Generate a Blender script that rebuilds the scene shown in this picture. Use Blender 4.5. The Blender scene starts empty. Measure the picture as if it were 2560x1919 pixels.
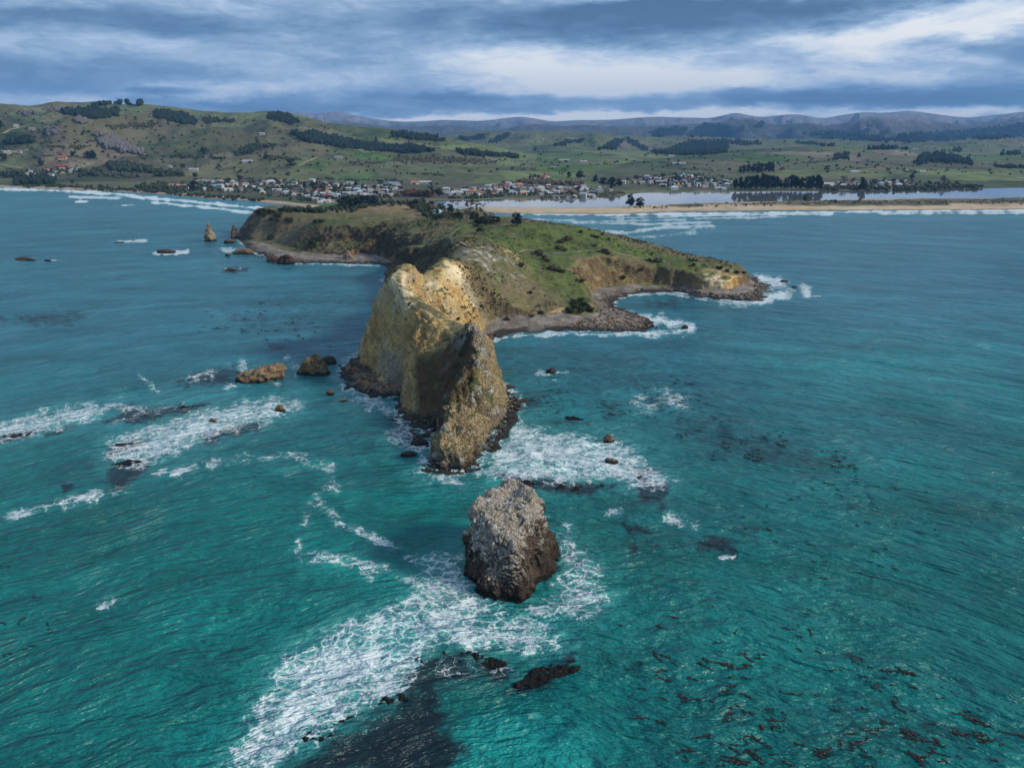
import bpy, bmesh, math, random
import numpy as np
from mathutils import Vector

R = math.radians
rng = np.random.default_rng(7)
random.seed(7)
sc = bpy.context.scene
COL = sc.collection

# ------------------------------------------------------------------ camera, world, sun, exposure
W0, H0, FPX = 2560.0, 1919.0, 2000.0        # frame of the photograph, focal length in its pixels
CAMH = 100.0                                # drone height above the sea
PITCH = math.atan((959.5 - 335.0) / FPX)    # horizon sits at row 335
CP, SP = math.cos(PITCH), math.sin(PITCH)

cam = bpy.data.cameras.new('camera')
cam.sensor_width = 36.0
cam.lens = 36.0 * FPX / W0
cam.clip_start, cam.clip_end = 1.0, 80000.0
cam_ob = bpy.data.objects.new('camera', cam)
cam_ob.location = (0, 0, CAMH)
cam_ob.rotation_euler = (math.pi / 2 - PITCH, 0, 0)
COL.objects.link(cam_ob)
sc.camera = cam_ob

SUN_DIR = Vector((0.84, -0.22, 0.50)).normalized()   # towards the sun
SUN_EL = math.asin(SUN_DIR.z)
SUN_AZ = math.atan2(SUN_DIR.x, SUN_DIR.y)

world = bpy.data.worlds.new('World')
sc.world = world
world.use_nodes = True


class NT:
    """small helper to write node trees"""
    def __init__(self, tree):
        self.t = tree
        for n in list(tree.nodes):
            tree.nodes.remove(n)

    def n(self, typ, **kw):
        nd = self.t.nodes.new(typ)
        for k, v in kw.items():
            setattr(nd, k, v)
        return nd

    def put(self, sock, val):
        if isinstance(val, bpy.types.NodeSocket):
            self.t.links.new(val, sock)
        elif isinstance(val, bpy.types.Node):
            self.t.links.new(val.outputs[0], sock)
        else:
            if sock.type == 'RGBA' and not hasattr(val, '__len__'):
                val = (val, val, val, 1)
            if sock.type == 'RGBA' and len(val) == 3:
                val = (*val, 1)
            sock.default_value = val

    def m(self, op, a, b=None, c=None, clamp=False):
        nd = self.n('ShaderNodeMath', operation=op)
        nd.use_clamp = clamp
        self.put(nd.inputs[0], a)
        if b is not None:
            self.put(nd.inputs[1], b)
        if c is not None:
            self.put(nd.inputs[2], c)
        return nd.outputs[0]

    def vm(self, op, a, b=None, s=None):
        nd = self.n('ShaderNodeVectorMath', operation=op)
        self.put(nd.inputs[0], a)
        if b is not None:
            self.put(nd.inputs[1], b)
        if s is not None:
            self.put(nd.inputs[3], s)
        return nd.outputs[0]

    def mix(self, f, a, b, blend='MIX'):
        nd = self.n('ShaderNodeMix', data_type='RGBA', blend_type=blend)
        self.put(nd.inputs[0], f)
        self.put(nd.inputs[6], a)
        self.put(nd.inputs[7], b)
        return nd.outputs[2]

    def noise(self, vec, scale, detail=3.0, rough=0.5, dist=0.0):
        nd = self.n('ShaderNodeTexNoise')
        if vec is not None:
            self.put(nd.inputs['Vector'], vec)
        nd.inputs['Scale'].default_value = scale
        nd.inputs['Detail'].default_value = detail
        nd.inputs['Roughness'].default_value = rough
        nd.inputs['Distortion'].default_value = dist
        return nd

    def voro(self, vec, scale, feature='F1'):
        nd = self.n('ShaderNodeTexVoronoi', feature=feature)
        if vec is not None:
            self.put(nd.inputs['Vector'], vec)
        nd.inputs['Scale'].default_value = scale
        return nd

    def sstep(self, v, lo, hi):
        nd = self.n('ShaderNodeMapRange', interpolation_type='SMOOTHSTEP')
        self.put(nd.inputs[0], v)
        nd.inputs[1].default_value = lo
        nd.inputs[2].default_value = hi
        return nd.outputs[0]

    def ramp(self, f, stops):
        nd = self.n('ShaderNodeValToRGB')
        el = nd.color_ramp.elements
        while len(el) < len(stops):
            el.new(0.5)
        for e, (p, c) in zip(el, stops):
            e.position = p
            e.color = (*c, 1)
        self.put(nd.inputs[0], f)
        return nd.outputs[0]

    def comb(self, x, y, z):
        nd = self.n('ShaderNodeCombineXYZ')
        for s, v in zip(nd.inputs, (x, y, z)):
            self.put(s, v)
        return nd.outputs[0]


def pix_dir(px, py):
    """pixel -> (u = x/y, slope = dz/dy)"""
    px = np.asarray(px, float); py = np.asarray(py, float)
    dx = (px - 1280.0) / FPX
    dv = (959.5 - py) / FPX
    fy = CP + dv * SP
    return dx / fy, (-SP + dv * CP) / fy


def build_world():
    t = NT(world.node_tree)
    tc = t.n('ShaderNodeTexCoord')
    sep = t.n('ShaderNodeSeparateXYZ')
    t.put(sep.inputs[0], tc.outputs['Generated'])
    x, y, z = sep.outputs
    az = t.m('ARCTAN2', x, y)
    el = t.m('ARCSINE', z)
    # stretched cloud coordinates: streaks lie along the horizon, flatter the lower they are
    den = t.m('ADD', t.m('MAXIMUM', el, 0.0), 0.10)
    v1 = t.m('DIVIDE', 1.0, den)
    az_ = t.m('MULTIPLY', az, 3.2)
    elv = t.m('MULTIPLY', el, 20.0)
    base = t.comb(t.m('MULTIPLY', az, 4.0), t.m('MULTIPLY', el, 17.0), 0.0)
    wv = t.noise(base, 1.1, 4, 0.6)
    warp = t.vm('ADD', base, t.vm('SCALE', t.vm('SUBTRACT', wv.outputs['Color'], (0.5, 0.5, 0.5)), s=1.5))
    n1 = t.noise(warp, 1.1, 8, 0.62)
    wbase = t.comb(t.m('MULTIPLY', az, 13.0), t.m('MULTIPLY', el, 46.0), 3.0)
    ww = t.noise(wbase, 0.8, 3, 0.5)
    wisp = t.noise(t.vm('ADD', wbase, t.vm('SCALE', t.vm('SUBTRACT', ww.outputs['Color'], (0.5, 0.5, 0.5)), s=1.6)), 1.0, 8, 0.64)
    b = t.m('MULTIPLY_ADD', t.m('SUBTRACT', n1.outputs[0], 0.5), 1.15, 0.50)
    b = t.m('MULTIPLY_ADD', t.m('SUBTRACT', wisp.outputs[0], 0.5), 0.62, b)
    # warped coordinates for the big cloud masses
    wn = t.noise(t.comb(t.m('MULTIPLY', az, 7.0), t.m('MULTIPLY', el, 24.0), 9.0), 1.0, 8, 0.66)
    wsep = t.n('ShaderNodeSeparateColor')
    t.put(wsep.inputs[0], wn.outputs['Color'])
    azw = t.m('MULTIPLY_ADD', t.m('SUBTRACT', wsep.outputs[0], 0.5), 0.24, az)
    elw = t.m('MULTIPLY_ADD', t.m('SUBTRACT', wsep.outputs[1], 0.5), 0.042, el)
    feats = [  # px, py, half-width px, half-height px, tilt (px rise per px), amount
        (1560, 205, 330, 42, 0.02, .42), (1380, 150, 240, 50, 0.05, .30), (1950, 150, 330, 60, .10, .18),
        (2360, 50, 260, 40, .10, .42), (2200, 200, 160, 26, .05, .16), (1250, 120, 200, 40, .0, .16),
        (40, 248, 170, 16, 0, .34), (540, 232, 170, 18, 0, .30), (2440, 281, 190, 12, 0, .62), (1280, 300, 560, 11, 0, .50), (1750, 290, 300, 8, 0, .3),
        (230, 100, 300, 28, -.03, .16), (860, 205, 120, 18, 0, .2), (700, 165, 200, 25, 0, .08), (2000, 280, 130, 10, 0, .30),
        (250, 52, 330, 20, .03, -.34), (60, 75, 160, 26, 0, -.2), (1660, 60, 430, 34, .03, -.52), (1420, 20, 300, 20, 0, -.22),
        (2000, 8, 400, 12, 0, -.30), (2330, 250, 460, 26, .0, -.42), (1800, 250, 420, 16, 0, -.20), (30, 200, 190, 34, 0, -.22),
        (930, 262, 380, 22, 0, -.24), (1170, 243, 160, 12, .0, -.26), (415, 227, 66, 7, 0, -.50), (390, 246, 110, 9, .0, -.28),
        (330, 165, 200, 26, 0, -.12), (900, 60, 260, 30, 0, -.10), (2500, 110, 130, 22, 0, -.26), (650, 270, 200, 14, 0, -.16),
    ]
    for (px, py, hw, hh, tilt, amt) in feats:
        u, s = pix_dir(px, py)
        ca, ce = math.atan(float(u)), math.atan(float(s) * math.cos(math.atan(float(u))))
        sharp = abs(amt) > .45 and hh < 10
        A, E = (azw, elw) if not sharp else (az, el)
        da = t.m('SUBTRACT', A, ca)
        de = t.m('SUBTRACT', E, ce)
        de = t.m('MULTIPLY_ADD', da, -tilt, de)
        qa = t.m('POWER', t.m('ABSOLUTE', t.m('DIVIDE', da, hw / FPX)), 2.0)
        qe = t.m('POWER', t.m('ABSOLUTE', t.m('DIVIDE', de, hh / FPX)), 2.0)
        g = t.m('EXPONENT', t.m('MULTIPLY', t.m('POWER', t.m('ADD', qa, qe), 1.5), -0.7))
        b = t.m('MULTIPLY_ADD', g, amt, b)
    # cloud colour scaled so that Background strength 0.1 gives the radiance
    k = 10.0
    def c(r, g_, b_):
        return (r * k, g_ * k, b_ * k)
    cl = t.ramp(b, [(0.0, c(.050, .100, .195)), (0.20, c(.092, .168, .290)), (0.45, c(.205, .305, .450)),
                    (0.66, c(.40, .50, .64)), (0.82, c(.65, .70, .75)), (0.97, c(.84, .83, .80))])
    sky = t.n('ShaderNodeTexSky', sky_type='NISHITA')
    sky.sun_disc = False
    sky.sun_elevation = SUN_EL
    sky.sun_rotation = SUN_AZ
    cover = t.sstep(el, -0.02, 0.0)
    colr = t.mix(t.m('MULTIPLY', cover, 0.93), sky.outputs[0], cl)
    bg = t.n('ShaderNodeBackground')
    t.put(bg.inputs[0], colr)
    bg.inputs[1].default_value = 0.1
    out = t.n('ShaderNodeOutputWorld')
    t.t.links.new(bg.outputs[0], out.inputs[0])


build_world()

sun = bpy.data.lights.new('sun', 'SUN')
sun.energy = 3.0
sun.angle = R(8.0)
sun.color = (1.0, 0.90, 0.76)
sun_ob = bpy.data.objects.new('sun', sun)
sun_ob.rotation_euler = SUN_DIR.to_track_quat('Z', 'Y').to_euler()
COL.objects.link(sun_ob)

sc.view_settings.view_transform = 'Standard'
sc.view_settings.look = 'None'
sc.view_settings.exposure = 0.42
sc.view_settings.gamma = 1.0
sc.view_settings.use_curve_mapping = False
sc.cycles.use_denoising = True
sc.cycles.denoising_prefilter = 'ACCURATE'
sc.cycles.sample_clamp_direct = 2.5
sc.cycles.sample_clamp_indirect = 2.0
sc.cycles.max_bounces = 4
sc.cycles.diffuse_bounces = 2
sc.cycles.glossy_bounces = 2
sc.cycles.transmission_bounces = 2
sc.cycles.volume_bounces = 0
sc.cycles.transparent_max_bounces = 4
sc.cycles.caustics_reflective = False
sc.cycles.caustics_refractive = False

# ------------------------------------------------------------------ numpy toolbox
V2P = 2560.0 / 2212.0     # the enlarged view used for tracing -> photograph pixels


def c1(x, y): return (x / 2.4578, 200 + y / 2.4578)            # enlargements used for tracing
def c2(x, y): return (800 + x / 2.4578, 200 + y / 2.4578)
def c3(x, y): return (1660 + x / 2.4578, 200 + y / 2.4578)
def c4(x, y): return (480 + x / 2.765, 480 + y / 2.765)
def c5(x, y): return (1100 + x / 2.212, 480 + y / 2.212)
def c6(x, y): return (800 + x / 2.55, 600 + y / 2.55)


def sea_xy(px, py, z=0.0):
    u, s = pix_dir(px, py)
    y = (z - CAMH) / s
    return u * y, y


def project(x, y, z):
    dep = y * CP - (z - CAMH) * SP
    v = y * SP + (z - CAMH) * CP
    return 1280 + FPX * x / dep, 959.5 - FPX * v / dep


def _hash(ix, iy, iz, seed):
    h = (ix.astype(np.int64) * 374761393 + iy.astype(np.int64) * 668265263 + iz.astype(np.int64) * 2147483647 + seed * 974634777) & 0xFFFFFFFF
    h = ((h ^ (h >> 13)) * 1274126177) & 0xFFFFFFFF
    h = ((h ^ (h >> 16)) * 2246822519) & 0xFFFFFFFF
    h = h ^ (h >> 15)
    return (h & 0xFFFFFF).astype(np.float32) / 16777216.0


def vn(x, y, z=None, seed=0):
    """value noise in [-1, 1]"""
    if z is None:
        z = np.zeros_like(x)
    fx, fy, fz = np.floor(x), np.floor(y), np.floor(z)
    tx, ty, tz = x - fx, y - fy, z - fz
    tx = tx * tx * tx * (tx * (tx * 6 - 15) + 10); ty = ty * ty * ty * (ty * (ty * 6 - 15) + 10); tz = tz * tz * tz * (tz * (tz * 6 - 15) + 10)
    ix, iy, iz = fx.astype(np.int64), fy.astype(np.int64), fz.astype(np.int64)
    r = 0
    zs = (0, 1) if np.any(tz > 0) else (0,)
    for dz in zs:
        wz = tz if dz else 1 - tz
        for dy in (0, 1):
            wy = ty if dy else 1 - ty
            for dx in (0, 1):
                wx = tx if dx else 1 - tx
                r = r + _hash(ix + dx, iy + dy, iz + dz, seed) * wx * wy * wz
    return r * 2 - 1


def fbm(x, y, z=None, oct=4, seed=0, gain=0.5, lac=2.03):
    a, s, r = 1.0, 0.0, 0
    for o in range(oct):
        r = r + a * vn(x, y, z, seed + o * 17)
        s += a
        a *= gain
        x = x * lac + 13.7; y = y * lac + 5.1
        if z is not None:
            z = z * lac + 9.2
    return r / s * 1.6


def ridged(x, y, z=None, oct=4, seed=0):
    a, s, r = 1.0, 0.0, 0
    for o in range(oct):
        r = r + a * (1 - np.abs(vn(x, y, z, seed + o * 31)) * 1.6)
        s += a
        a *= 0.5
        x = x * 2.1 + 3.3; y = y * 2.1 + 7.7
        if z is not None:
            z = z * 2.1 + 1.9
    return r / s


def voro3(x, y, z, seed=0):
    ix, iy, iz = np.floor(x).astype(np.int64), np.floor(y).astype(np.int64), np.floor(z).astype(np.int64)
    f1 = np.full(x.shape, 9.0, np.float32); f2 = f1.copy(); idv = np.zeros(x.shape, np.float32)
    for a in (-1, 0, 1):
        for b in (-1, 0, 1):
            for c in (-1, 0, 1):
                jx, jy, jz = ix + a, iy + b, iz + c
                d = (jx + _hash(jx, jy, jz, seed) - x) ** 2 + (jy + _hash(jx, jy, jz, seed + 1) - y) ** 2 + (jz + _hash(jx, jy, jz, seed + 2) - z) ** 2
                d = d.astype(np.float32)
                cl = d < f1
                f2 = np.where(cl, f1, np.minimum(f2, d))
                idv = np.where(cl, _hash(jx, jy, jz, seed + 3), idv)
                f1 = np.where(cl, d, f1)
    return np.sqrt(f1), np.sqrt(f2), idv


def sstep(x, a, b):
    t = np.clip((x - a) / (b - a), 0, 1)
    return t * t * (3 - 2 * t)


def poly_sd(x, y, poly):
    """signed distance to polygon, positive inside"""
    P = np.asarray(poly, float)
    best = np.full(x.shape, 1e18)
    ins = np.zeros(x.shape, bool)
    for i in range(len(P)):
        ax, ay = P[i]; bx, by = P[(i + 1) % len(P)]
        ex, ey = bx - ax, by - ay
        t = np.clip(((x - ax) * ex + (y - ay) * ey) / (ex * ex + ey * ey + 1e-9), 0, 1)
        d = (x - ax - t * ex) ** 2 + (y - ay - t * ey) ** 2
        best = np.minimum(best, d)
        if ay != by:
            cr = ((ay > y) != (by > y)) & (x < (bx - ax) * (y - ay) / (by - ay) + ax)
            ins ^= cr
    d = np.sqrt(best)
    return np.where(ins, d, -d)


def line_d(x, y, pts):
    best = np.full(x.shape, 1e18)
    for (ax, ay), (bx, by) in zip(pts[:-1], pts[1:]):
        ex, ey = bx - ax, by - ay
        t = np.clip(((x - ax) * ex + (y - ay) * ey) / (ex * ex + ey * ey + 1e-9), 0, 1)
        best = np.minimum(best, (x - ax - t * ex) ** 2 + (y - ay - t * ey) ** 2)
    return np.sqrt(best)


def mesh_np(name, V, F, mats=(), smooth=True, cols=None, attrs=None):
    V = np.asarray(V, np.float32); F = np.asarray(F, np.int32)
    k = F.shape[1]
    me = bpy.data.meshes.new(name)
    me.vertices.add(len(V)); me.loops.add(F.size); me.polygons.add(len(F))
    me.vertices.foreach_set('co', V.ravel())
    me.loops.foreach_set('vertex_index', F.ravel())
    me.polygons.foreach_set('loop_start', np.arange(0, F.size, k, dtype=np.int32))
    me.update(calc_edges=True)
    me.polygons.foreach_set('use_smooth', np.full(len(F), smooth, bool))
    for m in mats:
        me.materials.append(m)
    if cols is not None:
        a = me.attributes.new('Col', 'FLOAT_COLOR', 'POINT')
        c = np.ones((len(V), 4), np.float32); c[:, :3] = cols
        a.data.foreach_set('color', c.ravel())
    for k_, v in (attrs or {}).items():
        a = me.attributes.new(k_, 'FLOAT', 'POINT')
        a.data.foreach_set('value', np.asarray(v, np.float32).ravel())
    me.update()
    return me


def link(name, data, parent=None, loc=None, rotz=0.0, scale=None):
    o = bpy.data.objects.new(name, data)
    COL.objects.link(o)
    if parent is not None:
        o.parent = parent
    if loc is not None:
        o.location = loc
    if rotz:
        o.rotation_euler = (0, 0, rotz)
    if scale is not None:
        o.scale = scale if hasattr(scale, '__len__') else (scale,) * 3
    return o


def tag(o, label=None, cat=None, group=None, kind=None):
    if label: o['label'] = label
    if cat: o['category'] = cat
    if group: o['group'] = group
    if kind: o['kind'] = kind
    return o


def grid_faces(nr, nc):
    i = np.arange(nr - 1)[:, None] * nc + np.arange(nc - 1)[None, :]
    return np.stack([i, i + 1, i + nc + 1, i + nc], -1).reshape(-1, 4)


def vnormals(V, F):
    a, b, c, d = (V[F[:, i]] for i in range(4))
    n = np.cross(c - a, d - b)
    N = np.zeros_like(V)
    for i in range(4):
        for k in range(3):
            N[:, k] += np.bincount(F[:, i], n[:, k], len(V))
    return N / (np.linalg.norm(N, axis=1, keepdims=True) + 1e-9)


def surface_nets(h, norm, zs):
    """closed surface of the solid under h[i,j] on a structured grid; returns vertices in index space and quads"""
    ni, nj = h.shape; nk = len(zs)
    S = h[:, :, None] > zs[None, None, :]
    cnt = np.zeros((ni - 1, nj - 1, nk - 1), np.int8)
    for a in (0, 1):
        for b in (0, 1):
            for c in (0, 1):
                cnt += S[a:ni - 1 + a, b:nj - 1 + b, c:nk - 1 + c]
    I, J, K = np.nonzero((cnt > 0) & (cnt < 8))
    idx = np.full(cnt.shape, -1, np.int32)
    idx[I, J, K] = np.arange(len(I))
    D = {}
    for a in (0, 1):
        for b in (0, 1):
            for c in (0, 1):
                D[a, b, c] = ((h[I + a, J + b] - zs[K + c]) * norm[I + a, J + b]).astype(np.float64)
    acc = np.zeros((len(I), 3)); n = np.zeros(len(I))
    for p in D:
        for ax in range(3):
            if p[ax] == 0:
                q = list(p); q[ax] = 1; q = tuple(q)
                d0, d1 = D[p], D[q]
                m = (d0 > 0) != (d1 > 0)
                t = np.where(m, d0 / np.where(m, d0 - d1, 1), 0)
                for k in range(3):
                    acc[:, k] += np.where(m, p[k] + (t if k == ax else 0), 0)
                n += m
    P = acc / n[:, None] + np.stack([I, J, K], 1)
    faces = []
    for ax in range(3):
        s0 = [slice(1, -1)] * 3; s1 = [slice(1, -1)] * 3
        s0[ax] = slice(0, -1); s1[ax] = slice(1, None)
        A, B = S[tuple(s0)], S[tuple(s1)]
        e = np.nonzero(A != B)
        inside0 = A[e]
        g = [e[k] + (0 if k == ax else 1) for k in range(3)]   # grid vertex index of the edge start
        o1, o2 = (ax + 1) % 3, (ax + 2) % 3
        q = []
        for (u_, v_) in ((-1, -1), (0, -1), (0, 0), (-1, 0)):
            c = [g[0].copy(), g[1].copy(), g[2].copy()]
            c[o1] = c[o1] + u_; c[o2] = c[o2] + v_
            q.append(idx[c[0], c[1], c[2]])
        q = np.stack(q, 1)
        q[~inside0] = q[~inside0][:, ::-1]
        faces.append(q)
    Fq = np.concatenate(faces)
    Fq = Fq[(Fq >= 0).all(1)]
    return P, Fq


# ------------------------------------------------------------------ materials
def new_mat(name):
    m = bpy.data.materials.new(name)
    m.use_nodes = True
    return m, NT(m.node_tree)


def finish(t, base, rough=0.9, bump=None, bstr=0.5, bdist=1.0, spec=0.3, extra=None):
    p = t.n('ShaderNodeBsdfPrincipled')
    t.put(p.inputs['Base Color'], base)
    t.put(p.inputs['Roughness'], rough)
    t.put(p.inputs['Specular IOR Level'], spec)
    if bump is not None:
        b = t.n('ShaderNodeBump')
        t.put(b.inputs['Strength'], bstr)
        b.inputs['Distance'].default_value = bdist
        t.put(b.inputs['Height'], bump)
        t.put(p.inputs['Normal'], b.outputs[0])
    for k, v in (extra or {}).items():
        t.put(p.inputs[k], v)
    o = t.n('ShaderNodeOutputMaterial')
    t.t.links.new(p.outputs[0], o.inputs[0])
    return p


def attr(t, name, out='Color'):
    a = t.n('ShaderNodeAttribute', attribute_name=name)
    return a.outputs[out]


def mat_land(name, s1, s2, bscale, bdist, var=0.5, hills=False):
    m, t = new_mat(name)
    pos = t.n('ShaderNodeNewGeometry').outputs['Position']
    col = attr(t, 'Col')
    n1 = t.noise(pos, s1, 5, 0.65).outputs[0]
    n2 = t.noise(pos, s2, 4, 0.7).outputs[0]
    f = t.m('ADD', t.m('MULTIPLY', t.m('SUBTRACT', n1, 0.5), 2.2 * var), t.m('MULTIPLY', t.m('SUBTRACT', n2, 0.5), 2.2 * var))
    f = t.m('MAXIMUM', t.m('ADD', f, 1.0), 0.25)
    c = t.vm('SCALE', col, s=f)
    rk = attr(t, 'rk', 'Fac')
    bn = t.noise(pos, bscale, 6, 0.7).outputs[0]
    crack = t.voro(t.vm('ADD', pos, t.vm('SCALE', t.noise(pos, bscale * 1.5, 2).outputs['Color'], s=1.2 / bscale * 0.5)), bscale * 1.6, 'DISTANCE_TO_EDGE').outputs[0]
    h = t.m('ADD', bn, t.m('MULTIPLY', t.m('MULTIPLY', t.m('MINIMUM', crack, 0.25), 2.0), rk))
    if hills:      # spurs and gullies too fine for the relief grid
        hl = attr(t, 'hl', 'Fac')
        w = t.vm('ADD', pos, t.vm('SCALE', t.noise(pos, .003, 2).outputs['Color'], s=220.0))
        mt = t.noise(w, .0017, 7, .58).outputs[0]
        gl = t.m('ABSOLUTE', t.m('SUBTRACT', t.noise(w, .0052, 5, .55).outputs[0], .5))
        h = t.m('ADD', h, t.m('MULTIPLY', t.m('MULTIPLY', mt, rk), 150.0))
        h = t.m('ADD', h, t.m('MULTIPLY', t.m('MULTIPLY', gl, hl), 13.0))
        finish(t, c, 0.92, h, 0.6, bdist, 0.15)
        return m
    finish(t, c, 0.92, h, t.m('MULTIPLY_ADD', rk, 0.55, 0.35), bdist, 0.15)
    return m


M_PEN = mat_land('headland_ground', 0.30, 1.5, 0.55, 1.6, 0.60)
M_MAIN = mat_land('mainland_ground', 0.012, 0.055, 0.03, 6.0, 0.45, True)
M_ROCK = mat_land('sea_rock', 0.5, 2.2, 0.9, 0.8, 0.45)
M_STACK = mat_land('stack_rock', 0.6, 2.6, 1.0, 0.8, 0.6)


def mat_sea():
    m, t = new_mat('sea_water')
    pos = t.n('ShaderNodeNewGeometry').outputs['Position']
    foam = attr(t, 'foam', 'Fac'); dark = attr(t, 'dark', 'Fac'); turq = attr(t, 'turq', 'Fac'); dist = attr(t, 'far', 'Fac'); aer = attr(t, 'aer', 'Fac')
    wu = attr(t, 'wu', 'Fac'); wv = attr(t, 'wv', 'Fac')
    # body colour of the water: green-teal close in, bluer with distance from the camera
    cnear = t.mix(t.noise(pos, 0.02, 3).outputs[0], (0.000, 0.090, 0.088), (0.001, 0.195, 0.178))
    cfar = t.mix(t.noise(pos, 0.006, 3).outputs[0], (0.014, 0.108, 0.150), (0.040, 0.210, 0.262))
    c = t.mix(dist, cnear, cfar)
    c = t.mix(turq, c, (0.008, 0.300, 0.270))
    swell = t.noise(t.comb(t.m('MULTIPLY', wu, .4), wv, 2.0), 0.045, 4, 0.6).outputs[0]
    c = t.vm('SCALE', c, s=t.m('MULTIPLY_ADD', t.m('SUBTRACT', swell, .5), 1.5, 1.0))
    pat = t.noise(pos, 0.22, 5, 0.65).outputs[0]
    dk = t.m('MULTIPLY', t.sstep(t.m('ADD', dark, t.m('MULTIPLY', t.m('SUBTRACT', pat, 0.5), 1.3)), 0.10, 0.72), t.sstep(dark, 0.0, 0.22))
    c = t.mix(t.m('MULTIPLY', dk, 0.93), c, (0.007, 0.014, 0.022))
    # lacy foam: filaments that thicken and close up where the foam is dense
    wn = t.noise(pos, 0.30, 3, 0.55).outputs['Color']
    p1 = t.vm('ADD', pos, t.vm('SCALE', t.vm('SUBTRACT', wn, (.5, .5, .5)), s=4.5))
    wn2 = t.noise(pos, 1.3, 2, 0.6).outputs['Color']
    p2 = t.vm('ADD', p1, t.vm('SCALE', t.vm('SUBTRACT', wn2, (.5, .5, .5)), s=1.1))
    e1 = t.voro(p2, 0.27, 'DISTANCE_TO_EDGE').outputs[0]
    e2 = t.voro(p2, 0.62, 'DISTANCE_TO_EDGE').outputs[0]
    big = t.noise(pos, 0.13, 4, 0.6).outputs[0]
    fine = t.noise(pos, 2.0, 3, 0.7).outputs[0]
    mk = t.m('ADD', foam, t.m('MULTIPLY', t.m('SUBTRACT', big, 0.5), t.m('MULTIPLY', t.sstep(foam, 0.02, 0.3), 0.95)), clamp=True)
    m2 = t.m('MULTIPLY', mk, mk)
    fb = t.m('MULTIPLY', t.m('SUBTRACT', fine, 0.5), 0.14)
    def fil(e, w0, w1):
        nd = t.n('ShaderNodeMapRange', interpolation_type='SMOOTHSTEP')
        t.put(nd.inputs[0], t.m('ADD', e, fb))
        nd.inputs[1].default_value = 0.0
        t.put(nd.inputs[2], t.m('MULTIPLY_ADD', m2, w1, w0))
        return t.m('SUBTRACT', 1.0, nd.outputs[0])
    lace = t.m('MAXIMUM', fil(e1, .015, .27), t.m('MULTIPLY', fil(e2, .01, .34), t.sstep(mk, .35, .85)))
    fm = t.m('MULTIPLY', lace, t.sstep(mk, 0.16, 0.52))
    fm = t.m('MAXIMUM', fm, t.m('MULTIPLY', t.sstep(mk, .80, 1.0), t.sstep(fine, .3, .55)))
    # milky aerated water under the foam
    c = t.mix(t.m('MULTIPLY', t.m('MULTIPLY', t.m('MULTIPLY', aer, t.m('MULTIPLY_ADD', big, 1.2, .2)), t.m('SUBTRACT', 1.0, t.m('MULTIPLY', dk, 0.8))), 0.75), c, (0.10, 0.42, 0.41))
    veil = t.m('MULTIPLY', t.sstep(t.m('ADD', mk, t.m('MULTIPLY', t.m('SUBTRACT', fine, .5), .8)), .45, 1.0), .22)
    c = t.mix(veil, c, (0.62, 0.74, 0.76))
    c = t.mix(t.m('MULTIPLY', fm, t.m('MULTIPLY_ADD', fine, .5, .55), clamp=True), c, (0.80, 0.84, 0.86))
    # ripples
    wp = t.comb(t.m('MULTIPLY', wu, 0.25), wv, 0.0)
    h1 = t.noise(wp, 0.17, 3, 0.5, 0.2).outputs[0]
    h2 = t.noise(wp, 0.60, 3, 0.55, 0.2).outputs[0]
    h3 = t.noise(pos, 1.9, 3, 0.6).outputs[0]
    h = t.m('ADD', t.m('MULTIPLY', h1, 5.0), t.m('ADD', t.m('MULTIPLY', h2, 2.6), t.m('MULTIPLY', h3, 0.22)))
    calm = attr(t, 'calm', 'Fac')
    rough = t.m('MULTIPLY_ADD', fm, 0.6, 0.27)
    finish(t, c, rough, h, t.m('MULTIPLY_ADD', calm, -0.75, 1.0), 1.15, 0.5, {'IOR': 1.33})
    return m


M_SEA = mat_sea()


def mat_flatwater():
    m, t = new_mat('estuary_water')
    pos = t.n('ShaderNodeNewGeometry').outputs['Position']
    h = t.noise(pos, 0.35, 3).outputs[0]
    c = t.mix(t.noise(pos, 0.01, 3).outputs[0], (0.09, 0.105, 0.108), (0.14, 0.145, 0.140))
    finish(t, c, 0.05, h, 0.25, 0.04, 0.5, {'IOR': 1.33})
    return m


M_EST = mat_flatwater()


def mat_leaf(name, c0, c1_, c2_):
    m, t = new_mat(name)
    a = attr(t, 'lf', 'Fac')
    oi = t.n('ShaderNodeObjectInfo').outputs['Random']
    c = t.mix(a, c0, c1_)
    c = t.mix(t.m('MULTIPLY', oi, 0.6), c, c2_)
    finish(t, c, 0.85, spec=0.15)
    return m


M_LEAF = {
    'pine': mat_leaf('leaf_pine', (.008, .017, .014), (.022, .038, .026), (.018, .030, .018)),
    'round': mat_leaf('leaf_round', (.014, .024, .014), (.044, .058, .028), (.036, .046, .024)),
    'euc': mat_leaf('leaf_eucalypt', (.030, .040, .028), (.085, .092, .060), (.06, .07, .045)),
    'bare': mat_leaf('leaf_bare', (.085, .080, .084), (.165, .155, .160), (.13, .12, .115)),
    'willow': mat_leaf('leaf_willow', (.11, .055, .032), (.24, .13, .075), (.19, .11, .07)),
    'shrub': mat_leaf('leaf_shrub', (.016, .030, .012), (.058, .082, .026), (.06, .062, .03)),
    'scrub': mat_leaf('leaf_scrub', (.040, .038, .020), (.110, .100, .050), (.06, .064, .030)),
    'redscrub': mat_leaf('leaf_dry_scrub', (.050, .034, .024), (.12, .085, .060), (.08, .06, .04)),
}


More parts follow.
